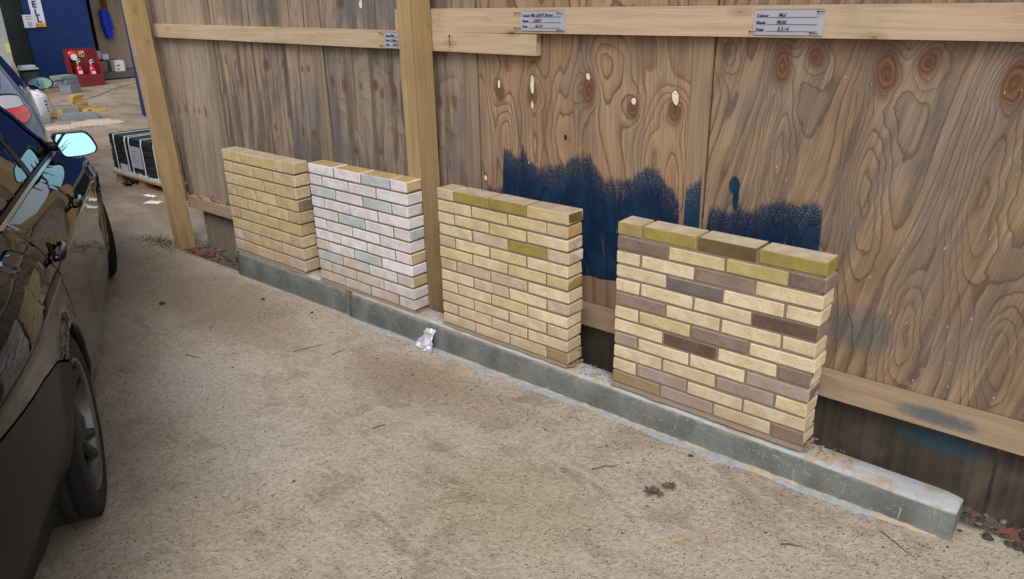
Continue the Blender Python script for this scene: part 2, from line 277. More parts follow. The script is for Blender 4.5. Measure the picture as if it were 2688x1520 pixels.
M['ply3'] = ply_mat('plywood_greyed', K3, [(-1.4365, 1.5593, .016, .026)], [(x, z, .07, .16, .4) for (x, z, _, _) in K3], (.37, .295, .215), (.13, .10, .08), (.27, .22, .175), -.03, 5, .82, .65, 3)
M['ply4'] = ply_mat('plywood_figured', K4, R4, B4, (.47, .31, .185), (.13, .07, .04), (.37, .235, .14), .04, 6.5, .28, .25, 4, lin=.25, lstr=.78, hn=1.9, flood2=(.34, .195, .10))
M['ply5'] = ply_mat('plywood_cathedral_grain', K5, [], B5, (.39, .275, .17), (.085, .055, .038), (.31, .20, .115), -.20, 13, .5, .36, 5, lin=1.3, lstr=.62, hn=.42, flood2=(.25, .155, .09))
M['strip'] = timber('cover_strip_wood', (.33, .235, .15), (.25, .17, .10), 'z', .5, .2, paint=True)
M['strip2'] = timber('cover_strip_grey', (.30, .225, .15), (.19, .15, .11), 'z', .6, .2)
M['rail'] = timber('rail_timber', (.56, .425, .285), (.47, .34, .215), 'x', .35, .75)
M['railb'] = timber('bottom_rail_timber', (.42, .31, .205), (.33, .24, .155), 'x', .5, .5, paint=True)
M['post'] = timber('post_timber', (.43, .30, .155), (.35, .235, .115), 'z', .3, .35)
M['skirt'] = timber('skirt_board', (.085, .07, .052), (.055, .046, .036), 'z', .6, .2, paint=True)  # colour darkened to carry the contact shade below the bottom rail
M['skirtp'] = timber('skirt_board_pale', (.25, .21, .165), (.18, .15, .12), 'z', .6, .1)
M['bw'] = brick_mat('brick_white_face', (.52, .35, .17), .15, .3); M['bb'] = brick_mat('brick_buff', (.50, .40, .30)); M['bk'] = brick_mat('brick_cream', (.56, .46, .33))
M['smear'] = simple('cement_slurry', (.34, .375, .385), .9, var=.4, sc=45, bump=.004); M['sand'] = simple('spilt_sand', (.46, .375, .26), .95, var=.25, sc=40, bump=.004)
M['rust'] = simple('rusty_nail', (.12, .035, .02), .7, var=.3); M['card'] = simple('card_in_plastic', (.41, .41, .465), .25, .5, var=.06, sc=12)
M['ink'] = simple('printed_ink_navy', (.02, .025, .12), .6); M['pen'] = simple('marker_pen', (.06, .03, .07), .6); M['stamp'] = simple('timber_stamp_ink', (.10, .03, .02), .7)
M['carpaint'] = glossy('dark_car_paint', (.004, .0045, .006), .035, .10, 1.36); M['bumperpaint'] = simple('dull_bumper_paint', (.008, .010, .010), .42, .12, var=.3, sc=6); M['black'] = simple('black_trim', (.008, .008, .009), .5); M['gap'] = simple('shut_line_black', (.002, .002, .002), .9)  # bumper gets a duller, rougher paint than the body
M['glass'] = glossy('car_window_glass', (.006, .009, .010), .015, 0, 1.5); M['chrome'] = simple('satin_chrome', (.62, .58, .54), .25, .5, 1, var=.03)
M['tyre'] = simple('tyre_rubber', (.018, .018, .019), .85, .3, var=.5, sc=18, bump=.002); M['rim'] = simple('alloy_rim', (.055, .054, .052), .5, .4, .6, var=.12, sc=9)
M['rimlip'] = simple('rim_bright_barrel', (.15, .152, .155), .3, .5, 1); M['mirror'] = simple('mirror_glass', (.50, .90, 1.0), .01, .5, 1, var=0)
M['amber'] = simple('amber_lens', (.8, .22, .02), .2, .5); M['disc'] = simple('brake_disc', (.10, .09, .085), .5, .5, .6)
M['silverblue'] = glossy('silver_blue_paint', (.26, .31, .40), dirt=.1); M['redlens'] = simple('red_lamp_lens', (.85, .02, .015), .12, .5, coat=1, var=.25, sc=40)
M['clearlens'] = simple('clear_lamp_lens', (.74, .74, .76), .15, .5, coat=1); M['white'] = simple('white_plastic', (.75, .76, .80), .5)
M['bluedoor'] = simple('navy_blue_paint', (.007, .028, .125), .6, .3, var=.35, sc=9); M['red'] = simple('red_oxide_paint', (.19, .020, .024), .5, var=.2, sc=6)
M['redgloss'] = simple('extinguisher_red', (.62, .012, .015), .2, .5, coat=1); M['darkgreen'] = simple('dark_green_sheet', (.018, .028, .026), .7, var=.4, sc=3)
M['greywall'] = simple('grey_render', (.36, .37, .35), .9, var=.2, sc=2); M['yellowp'] = simple('yellow_sticker', (.62, .56, .22), .7)
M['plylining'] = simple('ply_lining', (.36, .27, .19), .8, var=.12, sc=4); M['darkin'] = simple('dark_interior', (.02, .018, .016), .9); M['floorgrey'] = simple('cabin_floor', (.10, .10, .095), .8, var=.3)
M['signw'] = simple('sign_white', (.66, .70, .80), .5, var=.03); M['orange'] = simple('sign_orange', (.75, .36, .04), .5); M['greenish'] = simple('notice_picture', (.38, .45, .36), .6)
M['jacket'] = simple('puffer_blue_nylon', (.005, .04, .52), .45, .4, var=.3, sc=12); M['brownp'] = simple('brown_board', (.16, .06, .03), .8); M['cardboard'] = simple('cardboard', (.30, .20, .11), .9)
M['block'] = simple('concrete_block', (.21, .235, .25), .95, var=.2, sc=25, bump=.004); M['blockw'] = simple('weathered_block', (.28, .28, .25), .95, var=.3, sc=12, bump=.005); M['ybrick'] = simple('yellow_stack_brick', (.50, .32, .12), .9, var=.25, sc=9)
M['bag'] = simple('woven_white_bag', (.74, .76, .82), .7, var=.06, sc=10, bump=.004); M['slate'] = simple('dark_slate', (.016, .024, .02), .7, .4, var=.5, sc=20, bump=.003)
M['strap'] = simple('grey_strapping', (.52, .56, .60), .4, var=.35, sc=60); M['pallet'] = simple('pallet_wood', (.34, .23, .13), .9, var=.3, sc=10); M['paper'] = simple('white_paper', (.80, .80, .84), .8, var=.05)
M['twig'] = simple('dry_twig', (.10, .065, .04), .9); M['straw'] = simple('wood_chip', (.45, .33, .2), .9); M['leaf'] = simple('dead_leaf', (.15, .10, .08), .9, var=.4, sc=60, bump=.004); M['stone'] = simple('dark_stone', (.06, .05, .045), .8)
M['foil'] = simple('crumpled_foil_paper', (.62, .63, .70), .35, .5, .35, var=.25, sc=50); M['brickbit'] = simple('red_brick_fragment', (.17, .07, .05), .95, var=.3, sc=30, bump=.004); M['grit'] = simple('grit', (.20, .165, .13), .95, var=.6, sc=20)
M['bark'] = simple('bark', (.06, .05, .04), .9); M['moss'] = simple('moss_and_weeds', (.11, .10, .03), .95, var=.5, sc=50); M['hose'] = simple('pale_hose', (.40, .30, .2), .7); M['clearbox'] = simple('clear_plastic_box', (.45, .52, .55), .2, .5)
M['sandpile'] = simple('pale_sand', (.52, .45, .34), .95, var=.15, sc=12); M['redprint'] = simple('red_print', (.55, .03, .06), .6); M['silverfilm'] = simple('plastic_film', (.55, .58, .62), .3, .5)

# ------------------------------------------------------------------ object helpers
COL = S.collection; WO = {}
def thing(name, label, cat, loc, group=None):
    o = bpy.data.objects.new(name, None); COL.objects.link(o); o.empty_display_size = .1
    o.location = loc; o['label'] = label; o['category'] = cat; WO[o.name] = Vector(loc)
    if group: o['group'] = group
    o['kind'] = 'thing'
    return o
def tag(o, label=None, cat=None, group=None, kind=None):
    for k_, v in (('label', label), ('category', cat), ('group', group), ('kind', kind)):
        if v: o[k_] = v
    return o
class MB:
    def __init__(s): s.v = []; s.f = []; s.mi = []
    def face(s, *idx, m=0): s.f.append(idx); s.mi.append(m)
    def pt(s, p): s.v.append(Vector(p)); return len(s.v)-1
    def obox(s, c, ax, ay, az, m=0, jit=0):   # centre + three half-axis vectors
        c, ax, ay, az = map(Vector, (c, ax, ay, az)); b = len(s.v)
        for k_ in (-1, 1):
            for j in (-1, 1):
                for i in (-1, 1):
                    p = c+ax*i+ay*j+az*k_
                    if jit: p += Vector((random.uniform(-jit, jit) for _ in range(3)))
                    s.v.append(p)
        for q in ((0, 2, 3, 1), (4, 5, 7, 6), (0, 1, 5, 4), (2, 6, 7, 3), (0, 4, 6, 2), (1, 3, 7, 5)): s.face(*(b+i for i in q), m=m)
        return s
    def box(s, x0, x1, y0, y1, z0, z1, m=0, jit=0):
        return s.obox(((x0+x1)/2, (y0+y1)/2, (z0+z1)/2), ((x1-x0)/2, 0, 0), (0, (y1-y0)/2, 0), (0, 0, (z1-z0)/2), m, jit)
    def tube(s, pts, r, n=8, m=0, cap=True):
        pts = [Vector(p) for p in pts]; rr = r if isinstance(r, (list, tuple)) else [r]*len(pts); b0 = len(s.v)
        for i, p in enumerate(pts):
            d = (pts[min(i+1, len(pts)-1)]-pts[max(i-1, 0)]).normalized()
            a = d.cross(Vector((0, 0, 1)));  a = a if a.length > .05 else d.cross(Vector((1, 0, 0))); a.normalize(); b = d.cross(a)
            for k_ in range(n): t = 2*math.pi*k_/n; s.v.append(p+(a*math.cos(t)+b*math.sin(t))*rr[i])
        for i in range(len(pts)-1):
            for k_ in range(n): s.face(b0+i*n+k_, b0+i*n+(k_+1) % n, b0+(i+1)*n+(k_+1) % n, b0+(i+1)*n+k_, m=m)
        if cap: s.face(*range(b0+n-1, b0-1, -1), m=m); s.face(*range(b0+(len(pts)-1)*n, b0+len(pts)*n), m=m)
        return s
    def lathe(s, c, axis, prof, n=40, m=0, ref=None):     # prof: (offset along axis, radius)
        c = Vector(c); axis = Vector(axis).normalized(); a = Vector(ref) if ref else (axis.cross(Vector((0, 0, 1))) if abs(axis.z) < .9 else axis.cross(Vector((1, 0, 0)))); a.normalize(); b = axis.cross(a); b0 = len(s.v)
        for (o, r) in prof:
            for k_ in range(n): t = 2*math.pi*k_/n; s.v.append(c+axis*o+(a*math.cos(t)+b*math.sin(t))*r)
        for i in range(len(prof)-1):
            for k_ in range(n): s.face(b0+i*n+k_, b0+i*n+(k_+1) % n, b0+(i+1)*n+(k_+1) % n, b0+(i+1)*n+k_, m=m)
        return s
    def grid(s, rows, m=0, flip=False):
        b = len(s.v); w = len(rows[0])
        for r in rows: s.v += [Vector(p) for p in r]
        for i in range(len(rows)-1):
            for j in range(w-1):
                q = (b+i*w+j, b+i*w+j+1, b+(i+1)*w+j+1, b+(i+1)*w+j); s.face(*(q[::-1] if flip else q), m=m)
        return s
    def build(s, name, mats, parent=None, smooth=False, bevel=0, origin=None, xf=None):
        if not isinstance(mats, (list, tuple)): mats = [mats]
        V = [xf(p) for p in s.v] if xf else s.v
        if origin is None:
            if parent is not None: origin = WO[parent.name]
            else:
                n = len(V); origin = Vector((sum(p.x for p in V)/n, sum(p.y for p in V)/n, min(p.z for p in V)))
        origin = Vector(origin)
        me = bpy.data.meshes.new(name); me.from_pydata([tuple(p-origin) for p in V], [], s.f)
        for mm in mats: me.materials.append(mm)
        if len(mats) > 1: me.polygons.foreach_set('material_index', s.mi)
        if bevel:
            bm = bmesh.new(); bm.from_mesh(me); bmesh.ops.bevel(bm, geom=bm.edges[:], offset=bevel, segments=1 if bevel < .004 else 2, affect='EDGES', clamp_overlap=True); bm.to_mesh(me); bm.free()
        if smooth: me.polygons.foreach_set('use_smooth', [True]*len(me.polygons))
        me.update()
        o = bpy.data.objects.new(name, me); COL.objects.link(o)
        if parent is not None: o.parent = parent; o.location = origin-WO[parent.name]
        else: o.location = origin
        WO[o.name] = origin
        return o
def text_part(name, s, size, mat, o3, ux, uz, parent, ext=.0003, bold=0, font_shear=0):
    cu = bpy.data.curves.new(name, 'FONT'); cu.body = s; cu.size = size; cu.extrude = ext; cu.offset = bold; cu.shear = font_shear; cu.resolution_u = 2
    t = bpy.data.objects.new(name, cu); COL.objects.link(t)
    dg = bpy.context.evaluated_depsgraph_get(); me = bpy.data.meshes.new_from_object(t.evaluated_get(dg)); bpy.data.objects.remove(t)
    ux, uz, o3 = Vector(ux), Vector(uz), Vector(o3); un = ux.cross(uz); base = WO[parent.name]
    for v in me.vertices: p = o3+ux*v.co.x+uz*v.co.y+un*v.co.z; v.co = p-base
    me.materials.clear(); me.materials.append(mat); o = bpy.data.objects.new(name, me); COL.objects.link(o); o.parent = parent; WO[o.name] = base
    return o
def nz(x, y, z=0): return noise.noise(Vector((x, y, z)))
def gh(x, y):
    z = -.12+.0122*max(min(x, 6), -5.7)
    if -9 < x < 4: z += .004*nz(x*2.1, y*2.1)+.0022*nz(x*9, y*9, 3)
    e = .12 if x > -2.58 else .03+.03*nz(x*3, 7); e += .012*nz(x*14, 2)
    if x > -3.7 and x < 8: z -= .055*min(1, max(0, (y-e)/.03))*min(1, (x+3.7)/.15) - (.012*nz(x*20, y*20) if y > e else 0)
    return z

# ------------------------------------------------------------------ SETTING: ground
def axis_pts(a, b, step, lo, hi):
    L = [a+i*(b-a)/round((b-a)/step) for i in range(round((b-a)/step)+1)]
    d = step
    while L[0] > lo: d *= 1.35; L.insert(0, L[0]-d)
    d = step
    while L[-1] < hi: d *= 1.35; L.append(L[-1]+d)
    return L
xs = axis_pts(-5.0, 2.7, .028, -120, 120); ys = axis_pts(-3.2, .42, .022, -120, 120)
g = MB(); g.grid([[(x, y, gh(x, y)) for x in xs] for y in ys]); go = g.build('ground', M['ground'], smooth=True, origin=(0, 0, -.12)); tag(go, kind='structure')

# grit: countless small stones
def rock(mb, c, r, m=0, flat=.6):
    b = len(mb.v); ph = random.random()*6
    pts = [(0, 0, 1), (0, 0, -1)]+[(math.cos(ph+i*1.2566), math.sin(ph+i*1.2566), random.uniform(-.3, .5)) for i in range(5)]
    for p in pts: mb.v.append(Vector(c)+Vector((p[0], p[1], p[2]*flat))*r*random.uniform(.7, 1.25))
    for i in range(5): mb.face(b, b+2+i, b+2+(i+1) % 5, m=m); mb.face(b+1, b+2+(i+1) % 5, b+2+i, m=m)
g = MB()
for i in range(14000):
    x = random.uniform(-5, 2.6); y = random.uniform(-2.6, -.04) if random.random() < .8 else random.uniform(-.35, -.05)
    r = random.choice((.0014, .0018, .0024, .0034)) if random.random() < .97 else random.uniform(.004, .007)
    rock(g, (x, y, gh(x, y)+r*.2), r, m=random.choice((0, 0, 1, 2)))
for i in range(260):
    x = random.uniform(-3.4, 1.9); y = random.uniform(-2.2, -.05); a_ = random.uniform(0, 3.1); L_ = random.uniform(.006, .022); z_ = gh(x, y)+.0015; g.tube([(x, y, z_), (x+L_*.5*math.cos(a_), y+L_*.5*math.sin(a_), z_+.001), (x+L_*math.cos(a_+.4), y+L_*math.sin(a_+.4), z_)], .0009, 4, m=random.choice((0, 1, 1, 2)))
tag(g.build('loose_grit', [M['grit'], M['stone'], M['straw']], origin=(-1, -1, -.13)), 'fine loose grit and crumbs scattered over the yard concrete', 'grit', kind='stuff')
g = MB()
for i in range(1500):
    x = random.uniform(-3.6, 1.95); lo = .13 if x > -2.6 else .06
    y = random.uniform(lo, .30); r = random.uniform(.004, .016); rock(g, (x, y, gh(x, y)+r*.25), r, m=random.choice((0, 0, 1, 1, 1, 1, 1, 1, 2)))
for i in range(160):
    x = random.uniform(1.74, 2.6); y = random.uniform(.05, .30); r = random.uniform(.006, .02); rock(g, (x, y, gh(x, y)+r*.2), r, m=random.choice((0, 0, 1, 1, 1, 1, 1, 1, 2)))
tag(g.build('trench_rubble', [M['grit'], M['stone'], M['brickbit']], origin=(-1, .2, -.17)), 'dark crumbly soil and rubble lying along the foot of the fence', 'rubble', kind='stuff')

# ------------------------------------------------------------------ timber fence
FY = .295
fence = thing('plywood_fence', 'tall weathered plywood hoarding fence with pale timber rails, blue paint patch low on it', 'fence', (-1, FY, -.15))
def lean_quad(name, x0b, x1b, x0t, x1t, z0, z1, y0, y1, mat, bevel=0):
    g = MB(); b = len(g.v)
    for (xa, xb, z) in ((x0b, x1b, z0), (x0t, x1t, z1)):
        for (x, y) in ((xa, y0), (xb, y0), (xb, y1), (xa, y1)): g.v.append(Vector((x, y, z)))
    for q in ((3, 2, 1, 0), (4, 5, 6, 7), (0, 1, 5, 4), (1, 2, 6, 5), (2, 3, 7, 6), (3, 0, 4, 7)): g.face(*q)
    return g.build(name, mat, fence, bevel=bevel)
TOPZ = 2.35
sheets = [(-3.78, -3.034, -3.92, -3.034, 'ply1', 'pale plywood sheet at the open end of the fence'), (-3.025, -1.813, -3.025, -1.813, 'ply2', 'streaky plywood sheet stained dark grey'), (-1.805, -.603, -1.805, -.603, 'ply3', 'greyed plywood sheet behind the middle post'),
          (-.595, .615, -.595, .615, 'ply4', 'warm plywood sheet with bold knots and blue paint'), (.623, 1.838, .623, 1.838, 'ply5', 'plywood sheet with long cathedral grain and reddish knots'), (1.842, 3.06, 1.842, 3.06, 'ply2', None)]
for (a, b, c, d, m, lab) in sheets:
    o = lean_quad('plywood_sheet', a, b, c, d, .12, TOPZ, FY, FY+.018, M[m])
    if lab: o['label'] = lab
for (a, b, m) in ((-3.115, -3.032, 'strip2'), (-1.897, -1.812, 'strip2'), (-.690, -.602, 'strip2'), (.533, .616, 'strip'), (1.86, 1.94, 'strip2')):
    lean_quad('cover_strip', a, b, a, b, .14, TOPZ, FY-.009, FY-.0005, M[m], .0015); lean_quad('seam_dark_backing', a-.01, b+.05, a-.01, b+.05, -.25, TOPZ-.02, FY+.0185, FY+.06, M['gap'] if 'gap' in M else M['skirt'])  # black backing added behind each seam to give a dark shadow line
def rail(x0, x1, za0, za1, h, y0, y1, m):
    g = MB(); n = 14
    rows = []
    for i in range(n+1):
        t = i/n; x = x0+(x1-x0)*t; z = za0+(za1-za0)*t+.0012*nz(x*3, 1)
        rows.append([(x, y1, z), (x, y0, z), (x, y0, z+h), (x, y1, z+h), (x, y1, z)])
    g.grid(rows, flip=True); b = len(g.v); 
    g.face(0, 1, 2, 3); e = n*5; g.face(e+3, e+2, e+1, e)
    return g.build('rail', m, fence, bevel=0)
rail(-1.12, 3.06, 1.427, 1.430, .105, .25, FY-.0095, M['rail'])['label'] = 'pale upper rail carrying two name cards'
rail(-3.80, -.205, 1.357, 1.334, .090, .2505, FY-.0095, M['rail'])['label'] = 'lower pale rail running left past the middle post'
rail(-3.66, 3.06, .107, .160, .088, .222, FY-.0095, M['railb'])['label'] = 'weathered bottom rail with blue smear at right'
lean_quad('end_batten', -3.86, -3.80, -3.955, -3.89, .12, TOPZ, FY-.03, FY-.0005, M['rail'], .002)
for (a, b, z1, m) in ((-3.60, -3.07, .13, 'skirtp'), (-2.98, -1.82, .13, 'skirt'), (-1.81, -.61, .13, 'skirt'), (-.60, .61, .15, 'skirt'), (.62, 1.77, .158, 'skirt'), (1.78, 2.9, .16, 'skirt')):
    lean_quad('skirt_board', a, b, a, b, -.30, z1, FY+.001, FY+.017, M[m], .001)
lean_quad('recess_shade_strip', -3.068, -3.02, -3.068, -3.02, -.28, .11, FY-.03, FY+.0005, M['skirt'])  # dark strip standing in for the shaded recess between skirt boards
# posts stand in front of the rails
def post(x, y, w, d, lean, label, zt=2.6, curve=0):
    t = thing('fence_post', label, 'post', (x, y+d/2, gh(x, y)-.02), 'square timber posts of the fence')
    g = MB(); rows = []
    for i in range(13):
        q_ = i/12; z = -.24+(zt+.24)*q_; dx = lean*(z+.16)/1.77; tw = .004*nz(z*1.3, x)
        x0 = x+dx+tw; rows.append([(x0, y, z), (x0+w, y, z), (x0+w, y+d, z), (x0, y+d, z), (x0, y, z)])
    g.grid(rows); g.face(*range(60, 64)); g.build('shaft', M['post'], t, bevel=.003 if 0 else 0)
    return t
post(-3.705, .077, .092, .122, -.115, 'square timber post at the open left end of the fence')
post(-.941, .112, .094, .128, -.004, 'square timber post standing between the white and the buff brick samples')
post(2.06, .115, .094, .128, 0, 'square timber post standing beyond the right end of the concrete plinth')

# ------------------------------------------------------------------ plinth
pl = thing('concrete_plinth', 'long low grey concrete strip footing carrying the four brick sample walls', 'plinth', (-.4, .04, -.13))
def plinth_block(x0, x1, yf, yb, m, zt0, zt1):
    g = MB(); n = int((x1-x0)/.05); rows = []
    for i in range(n+1):
        x = x0+(x1-x0)*i/n; zt = zt0+(zt1-zt0)*i/n; j = .003*nz(x*6, 1); k1 = .004*nz(x*13, 5); end = .012 if i in (0, n) else 0
        zb = gh(x, -.02)-.03
        rows.append([(x, yf-.004+j, zb), (x, yf+j+end*.4, zb+.08), (x, yf+.002+j+end, zt-.012-end), (x, yf+.009+j+end, zt-.003+k1-end), (x, yf+.03, zt+k1-end*.8), (x, (yf+yb)/2, zt+.003+k1-end*.5), (x, yb-.02, zt-end*.8), (x, yb-.004-end, zt-.01-end), (x, yb, zb)])
    g.grid(rows, flip=False); w = 9
    g.face(*range(w-1, -1, -1)); g.face(*range(n*w, n*w+w))
    o = g.build('footing_block', m, pl, smooth=False)
    for p in o.data.polygons: p.use_smooth = len(p.vertices) == 4
    return o
plinth_block(-2.615, -1.392, -.010, .112, M['plinth'], .025, .026)
plinth_block(-1.390, 1.728, -.022, .112, M['plinth'], .026, .010)
def ribbon(name, x0, x1, yc, wd, m, par, seed, th=.006):
    g = MB(); n = int((x1-x0)/.012); rows = []
    for i in range(n+1):
        x = x0+(x1-x0)*i/n; w1 = wd*(.55+.7*(nz(x*5, seed)+.5)+.35*nz(x*40, seed)); w1 = max(.003, w1)*min(1, i/8+.05, (n-i)/8+.05)
        yo = yc-w1; r = []
        for j, (q_, hh) in enumerate(((0, .0), (.25, .7), (.6, 1), (1.0, 1.2))):
            y = yo+(yc+.004-yo)*q_; r.append((x, y, gh(x, y)-.001+hh*th*(.7+.6*nz(x*30, y*60, seed))))
        rows.append(r)
    g.grid(rows, flip=True); return g.build(name, m, par, smooth=True)
ribbon('cement_smear', -1.39, 1.55, -.022, .040, M['smear'], pl, 3, .009)['label'] = 'pale blue-grey cement smear along the foot of the strip'
ribbon('sand_smear', -.62, 1.70, -.021, .022, M['sand'], pl, 9, .012)['label'] = 'sandy ridge against the foot of the strip'
ribbon('cement_smear', -2.58, -1.40, -.010, .010, M['smear'], pl, 5, .005)
def crumbs(name, x0, x1, y0, y1, z, n, r0, r1, m, par, lab=None):
    g = MB()
    for i in range(n):
        rr = random.uniform(r0, r1); rock(g, (random.gauss((x0+x1)/2, (x1-x0)/4), random.uniform(y0, y1), z+rr*.1), rr, 0, .45)
    o = g.build(name, m, par); o['kind'] = 'stuff'
    if lab: o['label'] = lab
for (a, b) in ((-1.82, -1.67), (-.88, -.62), (.16, .40), (1.18, 1.36)):
    crumbs('mortar_crumbs', a, b, .0, .10, .022, 45, .0015, .006, M['mortar'], pl)
    crumbs('mortar_crumbs', a-.02, b, .0, .10, .022, 14, .002, .006, M['smear'], pl)

# ------------------------------------------------------------------ brick sample walls
PAL = {'o': (.60, .475, .26), 'g': (.36, .285, .115), 'G': (.33, .265, .075), 'y': (.63, .51, .29), 'c': (.69, .58, .385), 't': (.57, .45, .285), 'p': (.58, .46, .345), 'w': (.76, .73, .76), 'l': (.72, .67, .71), 'b': (.53, .575, .605), 'k': (.65, .585, .53),
       'd': (.20, .155, .125), 'D': (.135, .095, .07), 'v': (.165, .145, .14), 'n': (.27, .21, .165), 'a': (.36, .305, .26), 's': (.15, .115, .045), 'O': (.26, .185, .055), 'K': (.60, .48, .30), 'r': (.56, .36, .16), 'h': (.52, .44, .19)}
WALLS = [
 dict(x=-2.6073, zt=.7059, L=.225, h=.075, mat='bb', even='h', lab='leftmost brick sample wall of plain yellow ochre bricks, nine courses high', rows=['ooot', 'tyoy', 'yyot', 'tyyy', 'oyyt', 'tyyo', 'yyyt', 'kyyc', 'ccck'], ends='occntoccc'),
 dict(x=-1.6650, zt=.7288, L=.23473, h=.063664, mat='bw', even='h', lab='white faced brick sample wall with a few pale blue bricks, left of the middle post', rows=['wwbw', 'lwlw', 'bwbw', 'wwww', 'lbww', 'wwww', 'wwwl', 'kwbw', 'bkwk', 'kkkw', 'kkkk'], ends='owlwbwtltll'),
 dict(x=-.6199, zt=.7342, L=.22368, h=.058804, mat='bb', even='H', lab='buff brick sample wall with olive top course, right of the middle post', rows=['tGGo', 'cyyt', 'cyyc', 'cpGp', 'pcyc', 'ycyo', 'pppc', 'cpcp', 'ccyc', 'cccc', 'cccc', 'cccO'], ends='srpwcgcpccco'),
 dict(x=.4056, zt=.7447, L=.23267, h=.059349, mat='bk', even='H', lab='rightmost brick sample wall mixing cream, olive and dark brown bricks', rows=['gGsG', 'dyhd', 'ccnc', 'cvcc', 'cccD', 'nccc', 'cync', 'cDcd', 'acca', 'ccac', 'cacc', 'OacD'], ends='GnccncccdKcc'),
]
_bm = {}
def brick_mesh(L, D, H, k_):
    key = (round(L, 4), round(H, 4), k_)
    if key in _bm: return _bm[key]
    me = bpy.data.meshes.new('brick'); bm = bmesh.new(); bmesh.ops.create_cube(bm, size=1); rnd = random.Random(k_*7+int(L*1000))
    for v in bm.verts:
        v.co = Vector((v.co.x*L, v.co.y*D, v.co.z*H))+Vector((rnd.uniform(-.0018, .0018), rnd.uniform(-.0012, .0012), rnd.uniform(-.0013, .0013)))
    bmesh.ops.bevel(bm, geom=bm.edges[:], offset=.0028 if D > .05 else .002, segments=1, affect='EDGES'); bm.to_mesh(me); bm.free()
    _bm[key] = me; return me
T = .105
for wi, w in enumerate(WALLS):
    n = len(w['rows']); L, h = w['L'], w['h']; z0 = w['zt']-n*h; Wd = 3.5*L
    t = thing('brick_sample_wall', w['lab'], 'brick wall', (w['x']+Wd/2, T/2, z0-.005), 'sample brick panels on the plinth')
    for i, row in enumerate(w['rows']):
        zt = w['zt']-i*h; zc = zt-(h-.0095)/2; H = h-.0095
        half_left = (i % 2 == 1) if w['even'] == 'h' else (i % 2 == 0)
        lens = [.5, 1, 1, 1] if half_left else [1, 1, 1, .5]
        x = 0; rj = random.uniform(-.003, .003); yj = random.uniform(-.0015, .0015); ej = random.uniform(-.004, .005) if i else 0
        for j, (ln, ch) in enumerate(zip(lens, row)):
            last = j == 3; bl = ln*L-(.0095 if not last else 0); 
            if last: bl += ej
            me = brick_mesh(round(bl, 3), T, H, random.randrange(5))
            if last or j == 0 or 1:
                me = me.copy() if (last and me.materials) else me
            if not me.materials: me.materials.append(M[w['mat']])
            o = bpy.data.objects.new('brick', me); COL.objects.link(o); o.parent = t
            wp = Vector((w['x']+x+bl/2+(rj if not last else 0), T/2+yj+random.uniform(-.001, .001), zc+random.uniform(-.0008, .0008)))
            o.location = wp-WO[t.name]; WO[o.name] = wp
            o.rotation_euler = (random.uniform(-.006, .006), random.uniform(-.004, .004), random.uniform(-.005, .005))
            c = PAL[ch]; v = random.uniform(.94, 1.06); o.color = (c[0]*v, c[1]*v, c[2]*v, 1)
            if last:     # header face of the corner brick can have its own colour: a thin slip fired on the end
                ec = PAL[w['ends'][i]]
                if w['ends'][i] != ch:
                    me2 = brick_mesh(.0062, T-.0045, H-.0045, 50+i); 
                    if not me2.materials: me2.materials.append(M[w['mat']])
                    e = bpy.data.objects.new('brick_end', me2); COL.objects.link(e); e.parent = o; e.location = (bl/2-.0021, 0, 0); e.color = (*ec, 1)
            x += ln*L
    g = MB()
    nn = 40
    for i in range(n+1):     # recessed bed joints, slightly ragged
        zz = w['zt']-i*h
    g.box(w['x']+.004, w['x']+Wd-.009, .0046, T-.0050, z0-.008, w['zt']-.006)
    g.build('mortar', M['mortar'], t)
    g = MB(); rows = []
    for i in range(60):
        x = w['x']-.004+(Wd+.008)*i/59; a = .008+.012*max(0, nz(x*9, 4)); rows.append([(x, -a, .024+.002*nz(x*22, 1)), (x, -a*.5+.001, z0+.000+.003*nz(x*25, 2)), (x, .006, z0+.004)])
    g.grid(rows, flip=True); g.build('mortar_bed', M['mortar'], t, smooth=True)
    if wi in (0, 1, 2, 3):
        g = MB(); X1 = w['x']+Wd
        for q_ in range(60): r = random.uniform(.002, .007); rock(g, (X1+abs(random.gauss(0, .011)), random.uniform(.0, T), .026+r*.3), r, 0, .5)
        g.build('mortar_dropping', M['mortar'], t)['kind'] = 'stuff'

